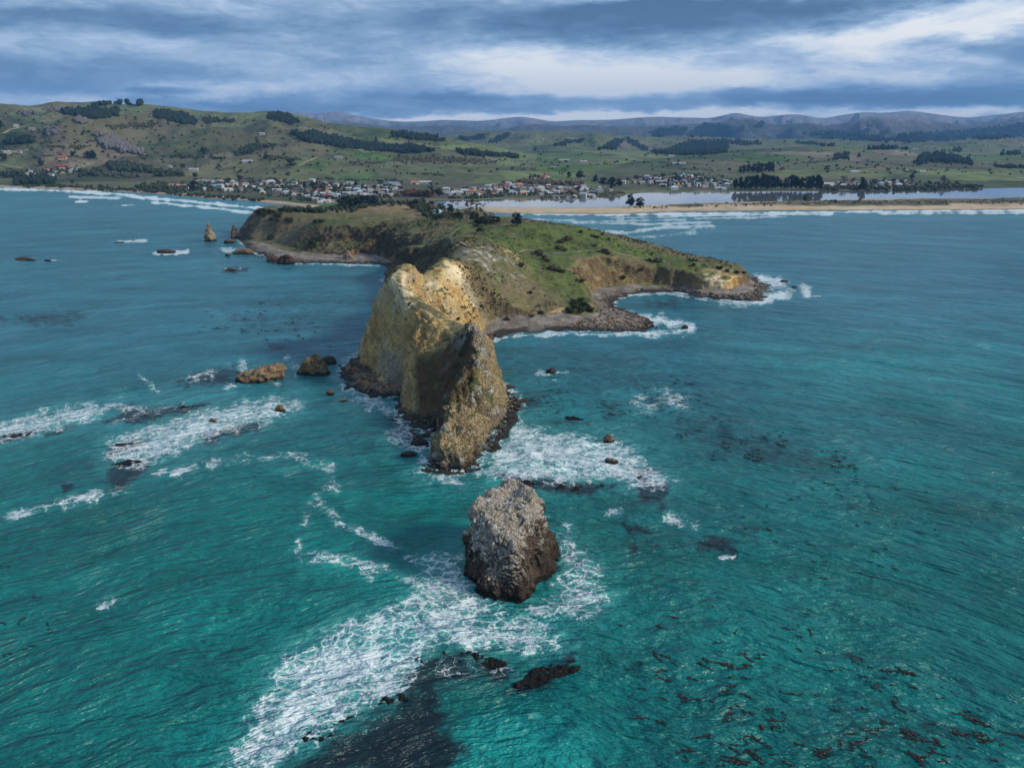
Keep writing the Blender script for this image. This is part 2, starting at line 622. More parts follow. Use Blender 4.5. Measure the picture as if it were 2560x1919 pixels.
def mat_plain(name, col, rough=0.8, var=0.25, scale=0.6, spec=0.3):
    m, t = new_mat(name)
    tc = t.n('ShaderNodeTexCoord').outputs['Object']
    n = t.noise(tc, scale, 4, 0.6).outputs[0]
    f = t.m('MULTIPLY_ADD', t.m('SUBTRACT', n, 0.5), var * 2, 1.0)
    oi = t.n('ShaderNodeObjectInfo').outputs['Random']
    f = t.m('MULTIPLY', f, t.m('MULTIPLY_ADD', oi, 0.3, 0.85))
    finish(t, t.vm('SCALE', (*col,), s=f), rough, spec=spec)
    return m


M_BARK = mat_plain('bark', (.07, .055, .045))
M_PATH = mat_plain('path_earth', (.21, .19, .115), 0.95, 0.2, 0.2)
M_BOULD = mat_plain('boulder_rock', (.17, .135, .10), 0.85, 0.5, 1.2)
M_BOULD2 = mat_plain('boulder_rock_orange', (.25, .135, .06), 0.85, 0.5, 1.2)
M_BOULDK = mat_plain('boulder_rock_wet', (.035, .030, .026), 0.45, 0.5, 1.2)
M_KELP = mat_plain('kelp_frond', (.026, .013, .011), 0.35, 0.4, 0.8)
M_GLASS = mat_plain('window_glass', (.02, .025, .03), 0.15, 0.1)
M_RIV = mat_plain('river_silt_water', (.26, .30, .33), .35, .2, .02)
M_WOOD = mat_plain('post_timber', (.22, .19, .16), 0.9)

# ------------------------------------------------------------------ the headland: plan and relief
def W(lst):
    """photograph pixels at sea level or ('w', x, y) -> world points"""
    out = []
    for p in lst:
        if p[0] == 'w':
            out.append((p[1], p[2]))
        else:
            x, y = sea_xy(*p)
            out.append((float(x), float(y)))
    return out


right_tip = [(1149, 1186), (1176, 1176), (1205, 1148), (1235, 1114), (1270, 1063), (1306, 1023), (1292, 985), (1262, 965), (1231, 949), (1215, 905), (1198, 875)]
back_right = [('w', 150, 612), ('w', 112, 650), ('w', 78, 700), ('w', 60, 760), ('w', 58, 830), ('w', 45, 895), ('w', 15, 935), ('w', -10, 980), ('w', -28, 1050), ('w', -50, 1120), ('w', -75, 1190),
              ('w', -310, 1190), ('w', -304, 1080), ('w', -298, 1000), ('w', -292, 900), ('w', -284, 840)]
left_hidden = [(885, 888), ('w', -64, 395), ('w', -52, 440), ('w', -54, 490), ('w', -70, 530), ('w', -86, 552), (957, 697), ('w', -88, 600), ('w', -84, 625), (954, 661)]
left_tip = [(847, 933), (878, 969), (918, 988), (1000, 992), (1005, 1010), (996, 1047), (1030, 1052), (1060, 1065), (1080, 1085), (1078, 1125), (1059, 1169)]
SHORE = W(right_tip + [(1212, 859), (1251, 839), (1310, 829), (1394, 826), (1462, 826), (1552, 828), (1610, 826), (1642, 821), (1635, 808), (1602, 792), (1579, 778), (1538, 769), (1530, 753),
               (1570, 738), (1633, 729), (1688, 729), (1733, 738), (1787, 747), (1846, 753), (1905, 751), (1932, 730), (1920, 710), (1885, 692)]
          + back_right + [(592, 590), (605, 608), (625, 625), (660, 640), (700, 655), (733, 657), (842, 657)] + left_hidden[::-1] + [(860, 905)] + left_tip)
FOOT = W([(1149, 1182), (1176, 1170), (1200, 1140), (1225, 1110), (1250, 1063), (1275, 1023), (1265, 990), (1245, 968), (1222, 945), (1205, 905), (1188, 872),
          (1213, 828), (1249, 808), (1290, 803), (1353, 796), (1416, 792), (1430, 800), (1493, 792), (1497, 776), (1471, 747), (1493, 733), (1538, 724), (1575, 720), (1642, 720), (1697, 724),
          (1755, 731), (1823, 733), (1864, 724), (1874, 703), (1866, 692)]
         + back_right + [(604, 590), (618, 603), (650, 612), (700, 628), (745, 640), (830, 643), (940, 645)] + left_hidden[::-1][1:] + [(872, 898)]
         + [(866, 925), (896, 955), (940, 968), (990, 972), (1003, 988), (1002, 1010), (998, 1042), (1022, 1046), (1050, 1052), (1066, 1064), (1082, 1083), (1081, 1122), (1062, 1165)])

CTRL = [  # (px, py, distance) seen on the photograph; the height follows from the ray
    (1086, 1075, 248), (1102, 1031, 252), (1145, 988, 257), (1184, 953, 264), (1192, 906, 271), (1196, 878, 277), (1165, 831, 285), (1178, 845, 281), (1150, 842, 287), (1128, 868, 290), (1098, 870, 297), (1070, 852, 301), (1043, 835, 306),
    (1035, 890, 298), (1024, 953, 289), (1012, 1000, 285), (1110, 1000, 274), (1140, 950, 279), (1160, 915, 281), (1075, 1050, 274), (1060, 970, 284), (1085, 920, 290), (1120, 910, 286),
    (1120, 1080, 240), (1150, 1100, 241), (1180, 1050, 252), (1235, 1000, 273), (1215, 940, 279), (1210, 1060, 258), (1260, 1010, 282),
    (1020, 812, 313), (1004, 788, 322), (994, 760, 331), (988, 745, 336), (988, 715, 344), (1000, 692, 351), (1020, 678, 357), (1043, 675, 361), (1060, 690, 366), (1078, 722, 388), (1100, 702, 402), (1129, 671, 415),
    (965, 702, 354), (940, 740, 352), (910, 867, 354), (950, 930, 325), (960, 850, 334), (1000, 900, 308), (1010, 950, 302), (975, 800, 330),
    (1060, 760, 348), (1100, 790, 356), (1150, 800, 372), (1190, 830, 378), (1120, 840, 338), (1150, 860, 345), (1050, 720, 362),
    (1200, 740, 428), (1180, 690, 432), (1230, 790, 418), (1176, 623, 475), (1140, 640, 470), (1254, 611, 510), (1230, 650, 472), (1290, 690, 470), (1330, 740, 462), (1300, 770, 442), (1400, 770, 452),
    (1380, 700, 485), (1308, 652, 515), (1450, 740, 472), (1480, 760, 462), (1180, 780, 400), (1130, 740, 385),
    (1042, 625, 505), (1102, 625, 490), (1070, 652, 500), (1000, 640, 530), (961, 625, 562), (1060, 680, 465), (1020, 680, 500),
    (1150, 600, 560), (1145, 570, 640), (1180, 575, 620), (1120, 610, 560), (1060, 620, 600), (1010, 625, 620),
    (1308, 561, 600), (1250, 568, 600), (1230, 590, 570), (1416, 566, 610), (1484, 579, 600), (1552, 611, 580), (1629, 636, 570), (1733, 647, 565), (1787, 665, 545), (1850, 681, 545), (1642, 670, 540), (1700, 680, 535),
    (1350, 620, 540), (1400, 660, 510), (1480, 690, 500), (1550, 680, 515), (1500, 640, 540), (1450, 610, 560), (1540, 710, 510),
    (643, 534, 810), (700, 545, 790), (780, 560, 740), (878, 575, 710), (950, 563, 705), (1040, 580, 660), (1100, 575, 640), (1000, 545, 740), (850, 545, 770), (900, 530, 830), (979, 507, 900), (1040, 530, 840),
    (930, 517, 890), (750, 527, 860), (1080, 545, 780), (1130, 532, 860), (1200, 545, 800), (1288, 552, 700), (660, 575, 790), (700, 590, 770), (830, 620, 690), (900, 600, 700), (760, 600, 725),
]
WCTRL = [(-300, 950, 9), (-220, 980, 9), (-120, 990, 9), (-20, 960, 6), (-180, 1080, 4), (-270, 1080, 4), (-80, 1080, 4), (45, 850, 10), (62, 780, 12), (-180, 1180, 3), (90, 640, 22), (130, 605, 14)]
cp = []
for (px, py, yy) in CTRL:
    u, s = pix_dir(px, py)
    cp.append((float(u) * yy, yy, CAMH + float(s) * yy))
cp += WCTRL
cp = np.array(cp)


def tps_fit(P):
    n = len(P)
    xy = P[:, :2] / 100.0
    d = np.linalg.norm(xy[:, None] - xy[None], axis=2)
    K = d * d * np.log(d + 1e-9)
    K += np.eye(n) * 2e-5
    A = np.zeros((n + 3, n + 3))
    A[:n, :n] = K; A[:n, n] = 1; A[:n, n + 1:] = xy
    A[n, :n] = 1; A[n + 1:, :n] = xy.T
    bvec = np.zeros(n + 3); bvec[:n] = P[:, 2]
    return xy, np.linalg.solve(A, bvec)


tps_xy, tps_w = tps_fit(cp)


def tps(x, y):
    X, Y = x / 100.0, y / 100.0
    n = len(tps_xy)
    r = tps_w[n] + tps_w[n + 1] * X + tps_w[n + 2] * Y
    for i in range(n):
        d2 = (X - tps_xy[i, 0]) ** 2 + (Y - tps_xy[i, 1]) ** 2
        r = r + tps_w[i] * 0.5 * d2 * np.log(d2 + 1e-12)
    return r


def blob(x, y, cx, cy, rx, ry):
    return np.exp(-((x - cx) / rx) ** 2 - ((y - cy) / ry) ** 2)


def pblob(x, y, px, py, yy, rx, ry):
    u, s = pix_dir(px, py)
    return blob(x, y, float(u) * yy, yy, rx, ry)


PY0, PY1, PK = 196.0, 1120.0, 400.0
nrow = int(math.log(PY1 / PY0) * PK)
prow = PY0 * np.exp(np.arange(nrow) / PK)
pu = np.arange(-0.42, 0.385, 1 / 480.0)
PYg, PUg = np.meshgrid(prow, pu, indexing='ij')
PXg = PUg * PYg


def headland_height(x, y):
    wx = x + 2.2 * fbm(x / 14, y / 14, oct=3, seed=3); wy = y + 2.2 * fbm(x / 14, y / 14, oct=3, seed=9)
    dS = poly_sd(wx, wy, SHORE)
    dF = poly_sd(wx, wy, FOOT)
    top = np.clip(tps(x, y), 0.3, 60)
    steep = 1.4 + 2.6 * blob(x, y, -25, 270, 45, 60) + 1.2 * blob(x, y, -15, 430, 35, 60) + 3.0 * blob(x, y, -62, 335, 26, 40) + 1.0 * blob(x, y, 150, 530, 60, 40) + 0.5 * blob(x, y, -170, 690, 120, 60)
    gul = fbm(x / 9, y / 9, oct=3, seed=21)
    dF2 = dF + gul * 1.4
    cl = np.maximum(dF2, 0) * steep + np.where(dF2 > 0, 1.2, 0) * sstep(dF2, 0, 1.5)
    k = .9
    m = -np.log(np.exp(-np.clip(cl, 0, 80) / k) + np.exp(-top / k)) * k      # soft minimum
    m = np.where(dF2 > 0, np.maximum(m, 0), 0)
    spk = np.clip(blob(x, y, -16, 280, 9, 8) + .6 * blob(x, y, -16, 262, 7, 16), 0, 1)
    m = m - 8.0 * blob(x, y, -39.5, 374, 4.5, 14)
    m = m + (1.6 * fbm(x / 22, y / 22, None, 3, 46) * sstep(dF, 4, 20) + 1.1 * (ridged(x / 11, y / 11, None, 3, 48) - .5) * sstep(dF, 3, 10)) * sstep(y, 390, 440)
    m = m + spk * 4.0 * (ridged(x / 5, y / 5, None, 3, 77) - .5) * sstep(m, 8, 16)
    beach = np.clip(dS * 0.14, -2.5, 2.2)
    h = np.where(dF2 > 0, np.maximum(beach, m), beach)
    return h, dS, dF


hP, dSg, dFg = headland_height(PXg, PYg)
hs = hP + 0
gy = np.gradient(hs, axis=0) / np.gradient(PYg, axis=0)
gx = np.gradient(hs, axis=1) / np.gradient(PXg, axis=1)
norm = 1 / np.sqrt(1 + gx ** 2 + gy ** 2)
slopeP = np.sqrt(gx ** 2 + gy ** 2)


def smp(grid, rows, us, x, y):
    """bilinear sample of a fan grid (rows log-spaced in y, columns in u)"""
    u = x / y
    fi = np.interp(y, rows, np.arange(len(rows)))
    fj = np.clip((u - us[0]) / (us[1] - us[0]), 0, len(us) - 1.001)
    i = np.minimum(fi.astype(int), len(rows) - 2); j = fj.astype(int)
    a, b = fi - i, fj - j
    return grid[i, j] * (1 - a) * (1 - b) + grid[i + 1, j] * a * (1 - b) + grid[i, j + 1] * (1 - a) * b + grid[i + 1, j + 1] * a * b


zs = np.concatenate([np.arange(-2.6, 56, 0.6)])
P, Fq = surface_nets(hP.astype(np.float32), norm.astype(np.float32), zs)
yy = PY0 * np.exp(P[:, 0] / PK)
uu = pu[0] + P[:, 1] / 480.0
Vp = np.stack([uu * yy, yy, zs[0] + P[:, 2] * 0.6], 1)
# the row/column axes map to (y, x): flip so that the normals point outwards
Nn = vnormals(Vp, Fq)
if np.mean(Nn[:, 2]) < 0:
    Fq = Fq[:, ::-1]; Nn = -Nn
# relax the stair steps a little
def relax(V, F, it=2, lam=0.5):
    for _ in range(it):
        acc = np.zeros_like(V); n = np.zeros(len(V))
        for a, b in ((0, 1), (1, 2), (2, 3), (3, 0)):
            for k in range(3):
                acc[:, k] += np.bincount(F[:, a], V[F[:, b], k], len(V)) + np.bincount(F[:, b], V[F[:, a], k], len(V))
            n += np.bincount(F[:, a], minlength=len(V)) + np.bincount(F[:, b], minlength=len(V))
        V = V + lam * (acc / np.maximum(n, 1)[:, None] - V)
    return V
Vp = relax(Vp, Fq, 2, 0.5)
Nn = vnormals(Vp, Fq)
x, y, z = Vp.T
sl = 1 - np.clip(Nn[:, 2], 0, 1)                       # 0 flat, 1 vertical
dS = smp(dSg, prow, pu, x, y); dF = smp(dFg, prow, pu, x, y)
rocky = sstep(sl, 0.22, 0.5) * sstep(dF, -2, 1)
tipz = np.clip(blob(x, y, -12, 258, 26, 34) * 1.6, 0, 1)           # craggy spine at the tip
limez = np.clip(1.2 * pblob(x, y, 1195, 655, 470, 11, 18) + .8 * pblob(x, y, 1265, 668, 478, 12, 12) + 1.0 * blob(x, y, -93, 572, 12, 16), 0, 1)
goldz = np.clip(blob(x, y, -44, 335, 36, 58) * 1.9, 0, 1)
rocky = np.maximum(rocky, tipz * sstep(dF, -2, 1))
dkc = np.clip(1.3 * blob(x, y, -160, 675, 170, 70) + 1.0 * blob(x, y, -75, 560, 30, 60), 0, 1)
rocky = np.maximum(rocky, dkc * sstep(sl, .06, .18) * sstep(dF, -2, 1))
rocky = np.maximum(rocky, goldz * sstep(sl, .08, .2) * sstep(dF, -2, 1))
# relief of the rock
f1, f2, vid = voro3(x / 2.6, y / 2.6, z / 3.4, 5)
g1, g2, vidc = voro3(x / 1.7 + .3 * vn(x / 3, y / 3, z / 3), y / 1.7, z / 4.5, 15)
crag = ridged(x / 6, y / 6, z / 9, 4, 12) - 0.5
vert = 1.3 * (ridged(x / 7, y / 7, z / 30, 3, 33) - .55) + .7 * fbm(x / 2.4, y / 2.4, z / 12, 3, 35)             # gullies that run down the face
amp = rocky * (0.7 + 1.2 * np.maximum(tipz, limez) + 0.35 * goldz * (1 - tipz) + .9 * dkc) * np.clip(y / 350, .8, 1.6)
b1, b2, vidb = voro3(x / 3.6 + .4 * vn(x / 5, y / 5, z / 5, 8), y / 3.6, z / 5.0, 65)
xsp_ = np.interp(y, [244, 248, 252, 257, 264, 271, 277, 285, 292], [-26, -25.5, -23.5, -18, -13.2, -12.3, -12, -15.5, -22])
hol_ = sstep(xsp_ - x, .5, 3) * sstep(x, -38, -33) * sstep(298 - y, 0, 6) * sstep(y, 244, 250)
amp = amp * (1 - .7 * hol_)
disp = amp * ((.55 * goldz + .8 * tipz + .6 * limez + .5 * dkc) * (vidb - .5) * .9 + 1.0 * crag + 1.0 * vert + (.8 * tipz + .6 * limez + .25) * (vidc - .5 - .5 * (g2 - g1 < .14)) + (0.9 * tipz + .5 * limez) * (vid - 0.5 - 0.6 * (f2 - f1 < 0.12)))
sq = (z + .38 * x - .15 * y + 1.2 * fbm(x / 9, y / 9, z / 9, 2, 91)) / 2.6
ledge = (sq - np.floor(sq)) - .5
disp += rocky * (.75 * goldz * (1 - tipz) + .5 * dkc) * ledge
strat = vn(np.floor(sq) * 1.37 + .3, np.zeros_like(sq), None, 93)
disp += (1 - rocky) * (0.45 * fbm(x / 5, y / 5, z / 5, 3, 44))
Vp = Vp + Nn * disp[:, None]
Nn = vnormals(Vp, Fq)
x, y, z = Vp.T
sl = 1 - np.clip(Nn[:, 2], 0, 1)


def lerp(a, b, t):
    return a + (np.asarray(b) - a) * t[:, None]


n_a = fbm(x / 22, y / 22, z / 22, 4, 51); n_b = fbm(x / 6, y / 6, z / 6, 4, 61); n_c = fbm(x / 60, y / 60, None, 3, 71)
px_, py_ = project(x, y, z)
grassz = np.clip(1.5 * pblob(x, y, 1400, 600, 560, 75, 65) + .9 * pblob(x, y, 1560, 660, 545, 70, 25) + .55 * pblob(x, y, 820, 560, 740, 60, 45) + .8 * pblob(x, y, 1150, 575, 630, 30, 30)
                 + .5 * pblob(x, y, 640, 540, 800, 30, 25) + .5 * pblob(x, y, 1440, 720, 475, 25, 30), 0, 1)
C = np.tile(np.array([.140, .118, .064]), (len(x), 1))                         # dry grass and soil
C = lerp(C, (.105, .110, .042), sstep(n_a + n_c * .5, -.3, .5) * .8)             # olive scrub grass
C = lerp(C, (.092, .122, .032), grassz * sstep(n_a * .9 + n_b * .4 + grassz * 1.0 - sl * 1.4, .15, .8))   # green grass
C = lerp(C, (.060, .062, .030), sstep(n_b + n_a * .6, .25, .8) * .65)           # darker scrub
brown = np.clip(1.3 * pblob(x, y, 979, 520, 880, 34, 40) + .7 * pblob(x, y, 1060, 545, 800, 20, 30), 0, 1)
C = lerp(C, (.235, .170, .092), brown * .85)
darkcl = np.clip(1.3 * blob(x, y, -160, 675, 170, 70) + 1.0 * blob(x, y, -75, 560, 30, 60), 0, 1) 
soil = sstep(sl + n_b * .08 + darkcl * .13, .22, .40)
C = lerp(C, (.150, .112, .070), soil * .8)
C = lerp(C, (.130, .095, .060), soil * darkcl * .9)
gold2 = 1
orange = darkcl * sstep(n_a + n_b * .5, .0, .4) * sstep(sl, .15, .3) * sstep(15 - z, 0, 6)
C = lerp(C, (.36, .215, .09), orange * .9)
gold = np.clip(goldz * 1.2 + .95 * pblob(x, y, 1590, 700, 512, 26, 22) + 1.0 * pblob(x, y, 1700, 715, 515, 22, 12) + 1.2 * pblob(x, y, 1830, 715, 520, 16, 20) + 1.0 * pblob(x, y, 1105, 650, 489, 9, 12) + 1.0 * pblob(x, y, 1045, 640, 504, 7, 10)
               + .8 * pblob(x, y, 1290, 640, 508, 9, 12) + 1.1 * pblob(x, y, 1465, 785, 447, 22, 10) + 1.0 * pblob(x, y, 1140, 700, 420, 7, 14) + .7 * pblob(x, y, 1200, 800, 395, 12, 22), 0, 1)
gmask = gold * sstep(sl + n_b * .14 + n_a * .10, .05, .20)
gcol = lerp(np.tile(np.array([.64, .435, .175]), (len(x), 1)), (.50, .315, .125), sstep(n_b, 0, .7))
gcol = lerp(gcol, (.66, .54, .33), sstep(n_a, .1, .7))
gcol = gcol * (1 + .22 * strat)[:, None]
C = C + (gcol - C) * gmask[:, None]
scrubg = goldz * sstep(fbm(x / 5, y / 5, z / 5, 4, 81), .15, .45) * sstep(z, 6, 14) * (1 - sstep(sl, .62, .75)) * sstep(x + .55 * (y - 320), -42, -30)
C = lerp(C, (.115, .108, .050), scrubg * .85)
grey = np.clip(1.6 * blob(x, y, -52, 321, 9, 12), 0, 1) * sstep(22 - z + n_b * 4, 0, 8) * sstep(sl, .3, .5)
C = lerp(C, (.44, .385, .29), grey * .95)
hollow = np.clip(1.9 * blob(x, y, -26, 285, 9, 9) - 1.2 * blob(x, y, -38, 296, 4, 9), 0, 1)
tcol = lerp(np.tile(np.array([.42, .335, .19]), (len(x), 1)), (.24, .185, .115), sstep(n_b + (vid - .5) * .8, -.1, .5))
tcol = lerp(tcol, (.10, .135, .03), sstep(n_a + n_b * .5, .22, .5) * sstep(z, 5, 9) * .8)
C = C + (tcol - C) * (tipz * sstep(sl + .2, .2, .4))[:, None]
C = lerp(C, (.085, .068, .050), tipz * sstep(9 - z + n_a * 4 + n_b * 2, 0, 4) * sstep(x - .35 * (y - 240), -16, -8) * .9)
xsp = np.interp(y, [244, 248, 252, 257, 264, 271, 277, 285, 292], [-26, -25.5, -23.5, -18, -13.2, -12.3, -12, -15.5, -22])
hollow = sstep(xsp - x, -.3, 1.2) * sstep(x + .2 * (y - 285), -38, -34) * sstep(298 - y, 0, 6) * sstep(y, 244, 250)
C = lerp(C, (.115, .072, .036), hollow * .95)
C = lerp(C, (.080, .095, .030), hollow * sstep(n_b, .3, .7) * .6)
pinn = np.clip(1.5 * pblob(x, y, 1165, 840, 285, 6, 5), 0, 1) * sstep(z, 19, 25)
C = lerp(C, (.33, .315, .285), pinn * sstep(n_b + (vid - .5), -.3, .3) * .9)
C = lerp(C, (.055, .065, .030), pinn * sstep(-n_b - n_a * .5, .1, .5) * .8)
C = lerp(C, (.215, .195, .150), limez * sstep(n_b + (vid - .5) * 1.2 + sl, .0, .5) * .85)
whitesp = sstep(vid + n_b * .25, .86, .97) * np.maximum(tipz * (1 - .75 * hollow), limez * .6)
C = lerp(C, (.55, .53, .48), whitesp * .8)
beachm = (1 - sstep(dF, -1.0, 1.5)) * (dS > -3)
peb = lerp(np.tile(np.array([.20, .17, .14]), (len(x), 1)), (.33, .285, .24), sstep(n_b, -.3, .5))
C = C + (peb - C) * beachm[:, None]
wet = sstep(1.3 + n_b * .6 - z, 0, .9)
wet = np.maximum(wet, sstep(2.4 + n_b * 1.5 - z, 0, 1.6) * (1 - beachm) * .85)
C = lerp(C, (.030, .026, .022), wet * .92)
C = np.clip(C, .004, .9)
rk = np.clip(rocky + tipz * .4 + beachm * .7, 0, 1)
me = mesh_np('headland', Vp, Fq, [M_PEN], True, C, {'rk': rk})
head = link('headland', me)
tag(head, kind='structure', label='long grassy headland of golden cliffs reaching out into the sea')

# ------------------------------------------------------------------ the mainland behind
MY0, MY1, MK = 890.0, 19000.0, 205.0
mrow = MY0 * np.exp(np.arange(int(math.log(MY1 / MY0) * MK)) / MK)
mu = np.arange(-0.98, 0.981, 1 / 250.0)
MYg, MUg = np.meshgrid(mrow, mu, indexing='ij')
MXg = MUg * MYg
MAIN = W([('w', -20000, 5200), ('w', -3000, 2300), ('w', -1500, 1850), (0, 468), (200, 474), (407, 485), (610, 501), (753, 515), ('w', -300, 1080), ('w', -280, 950), ('w', -100, 930), ('w', -5, 925), ('w', 5, 950), ('w', -15, 985),
          ('w', -33, 1050), ('w', -55, 1120), (1092, 520), (1085, 503), (1180, 501), (1370, 499), (1480, 494), (1552, 489), (1600, 483), (1823, 480), (2067, 479), (2200, 477), (2384, 473), (2560, 470), ('w', 2600, 1750),
          ('w', 20000, 3000), ('w', 20000, 20500), ('w', -20000, 20500)])
SPIT = W([(1130, 517), (1205, 530), (1300, 534), (1420, 535), (1560, 534), (1660, 530), (1800, 527), (2000, 526), (2200, 525), (2560, 523), ('w', 2000, 1150), ('w', 20000, 1300), ('w', 20000, 2500), ('w', 2000, 1420),
          (2560, 495), (2300, 497), (2100, 500), (1960, 503), (1823, 506), (1660, 511), (1560, 517), (1420, 519), (1300, 519), (1219, 518)])
jx = 6 * fbm(MXg / 60, MYg / 60, oct=3, seed=101)
dM = poly_sd(MXg + jx, MYg + jx, MAIN)
dSp = poly_sd(MXg + jx * .6, MYg + jx * .6, SPIT)


def crest(poly, D):
    p = np.array(poly, float)
    u, s = pix_dir(p[:, 0], p[:, 1])
    zc_ = np.interp(mu, u, CAMH + s * D)
    k_ = np.exp(-(np.arange(-7, 8) / 2.6) ** 2); k_ /= k_.sum()
    return np.convolve(np.pad(zc_, 7, mode='edge'), k_, 'valid')[None, :]


def under(h, zc, Dc, m=.0):
    return np.where(MYg < Dc, np.minimum(h, CAMH + (zc - CAMH) * MYg / Dc - m * (1 - MYg / Dc)), np.minimum(h, zc))


def hill(zc, Db, Dc, back, p=1.25):
    t = np.clip((MYg - Db) / (Dc - Db), 0, 1)
    f = np.where(t < 1, t ** p * (1.5 - .5 * t ** 2), 1)
    fb = np.exp(-np.maximum(MYg - Dc, 0) / back)
    return np.maximum(zc, 0) * f * fb


L1 = crest([(-900, 262), (0, 257), (53, 261), (130, 251), (183, 255), (244, 249), (285, 261), (358, 265), (439, 273), (509, 283), (610, 287), (675, 281), (712, 286), (773, 298), (814, 312), (900, 322), (977, 327), (1044, 339),
            (1117, 353), (1207, 366), (1300, 385), (1400, 396), (3400, 400)], 3000)
L2 = crest([(-900, 380), (900, 385), (1100, 380), (1300, 384), (1500, 374), (1650, 386), (1800, 380), (1950, 373), (2100, 366), (2300, 380), (2450, 389), (2560, 384), (3400, 380)], 3300)
L3 = crest([(-900, 330), (700, 332), (1000, 345), (1146, 338), (1207, 327), (1329, 327), (1410, 324), (1500, 335), (1660, 346), (1762, 342), (1904, 352), (2026, 350), (2189, 355), (2352, 360), (2465, 345), (2560, 346), (3400, 340)], 5400)
MT = [(-900, 280), (300, 290), (472, 280), (545, 276), (586, 285), (692, 278), (753, 280), (800, 285), (839, 277), (881, 287), (934, 298), (963, 302), (1012, 306), (1060, 304), (1105, 300), (1199, 304), (1239, 300), (1296, 291),
      (1333, 296), (1382, 306), (1435, 301), (1532, 300), (1634, 292), (1660, 293), (1782, 296), (1839, 280), (1904, 296), (1961, 286), (2002, 286), (2050, 299), (2156, 279), (2209, 283), (2270, 276), (2331, 285), (2413, 296),
      (2494, 287), (2560, 279), (3400, 285)]
L4 = crest([(p_[0] + 25, p_[1] + 17 + 6 * math.sin(p_[0] / 60.0)) for p_ in MT], 8800)
L5 = crest(MT, 14000)
n400 = fbm(MXg / 420, MYg / 420, oct=5, seed=111)
r700 = ridged(MXg / 900, MYg / 1100, oct=5, seed=121)
r300 = ridged(MXg / 330, MYg / 330, oct=4, seed=131)
h1 = hill(L1, 1750, 3000, 900, 1.2)
h1 = h1 + np.minimum(h1, 80) * (n400 * .5 + (r300 - .6) * .45) * sstep(3150 - MYg, 0, 500) 
h2 = hill(L2, 2250, 3300, 700) ; h2 = h2 * (1 + .35 * n400 * sstep(3300 - MYg, 0, 300))
h3 = hill(L3, 3700, 5400, 900) ; h3 = h3 * (1 + (n400 * .45 + (r700 - .6) * .7 + (r300 - .6) * .4) * sstep(5500 - MYg, 0, 700))
h4 = hill(L4, 5600, 8800, 2500) ; h4 = h4 * (1 + ((r700 - .55) * 1.0 + (r300 - .6) * .7) * (.04 + sstep(8700 - MYg, 0, 1500)))
h5 = hill(L5, 9500, 14000, 6000) ; h5 = h5 * (1 + ((r700 - .55) * .8 + (r300 - .6) * .5) * sstep(14200 - MYg, 0, 1800))
fold = sstep(1.0 - r700, 0, .7) * .62 + sstep(1.0 - r300, 0, .7) * .30
h3 = h3 * (1 - .8 * fold * sstep(5400 - MYg, 0, 500)); h4 = h4 * (1 - fold * sstep(8800 - MYg, 0, 500)); h5 = h5 * (1 - fold * sstep(14000 - MYg, 100, 1200))
h3 = under(h3, L3, 5400, 20); h4 = under(h4, L4, 8800, 60); h5 = under(h5, L5, 14000, 120); h1 = under(h1, L1, 3000, 20)
relief = np.maximum.reduce([h1, h2, h3, h4, h5])
plain = np.clip(dM * 0.03, -2.5, 3.5) + sstep(dM, 120, 700) * (2.5 + 2.0 * n400)
dune = np.clip(dSp * 0.05, -2.5, 2.0) + 2.2 * sstep(dSp, 28, 55) * (1 + .6 * fbm(MXg / 25, MYg / 25, oct=3, seed=141)) * sstep(MXg, 60, 200)
hM = np.maximum(plain + relief * sstep(dM, 60, 500), dune)
hM = np.where((dM < 0) & (dSp < 0), np.maximum(np.clip(dM * .03, -2.5, 0), np.clip(dSp * .05, -2.5, 0)), hM)
hM = np.where(MYg < 960, np.minimum(hM, 2.5) - 1.0, hM)

# ray casting against both relief grids: pixel -> world point on the first surface
allrow = np.concatenate([prow[prow < 1000], mrow[mrow >= 1000]])


def height_at(x, y):
    x = np.asarray(x, float); y = np.asarray(y, float)
    a = np.where((y < 1110), smp(hP, prow, pu, x, np.clip(y, prow[0], prow[-1])), -9)
    u = x / y
    a = np.where((u > pu[0]) & (u < pu[-1]), a, -9)
    b = np.where(y > 900, smp(hM, mrow, mu, x, np.clip(y, mrow[0], mrow[-1])), -9)
    return np.maximum(a, b)


def hit(px, py):
    px = np.atleast_1d(np.asarray(px, float)); py = np.atleast_1d(np.asarray(py, float))
    u, s = pix_dir(px, py)
    ys = allrow[None, :]
    hh = height_at(u[:, None] * ys, np.broadcast_to(ys, (len(u), len(allrow))))
    hh = np.maximum(hh, 0)
    above = (CAMH + s[:, None] * ys) <= hh
    i = np.where(above.any(1), above.argmax(1), len(allrow) - 1)
    i0 = np.maximum(i - 1, 0)
    ar = np.arange(len(u))
    g0 = CAMH + s * allrow[i0] - hh[ar, i0]; g1 = CAMH + s * allrow[i] - hh[ar, i]
    t = np.clip(g0 / np.where(g0 - g1 == 0, 1, g0 - g1), 0, 1)
    yy_ = allrow[i0] + t * (allrow[i] - allrow[i0])
    xx_ = u * yy_
    return xx_, yy_, height_at(xx_, yy_)


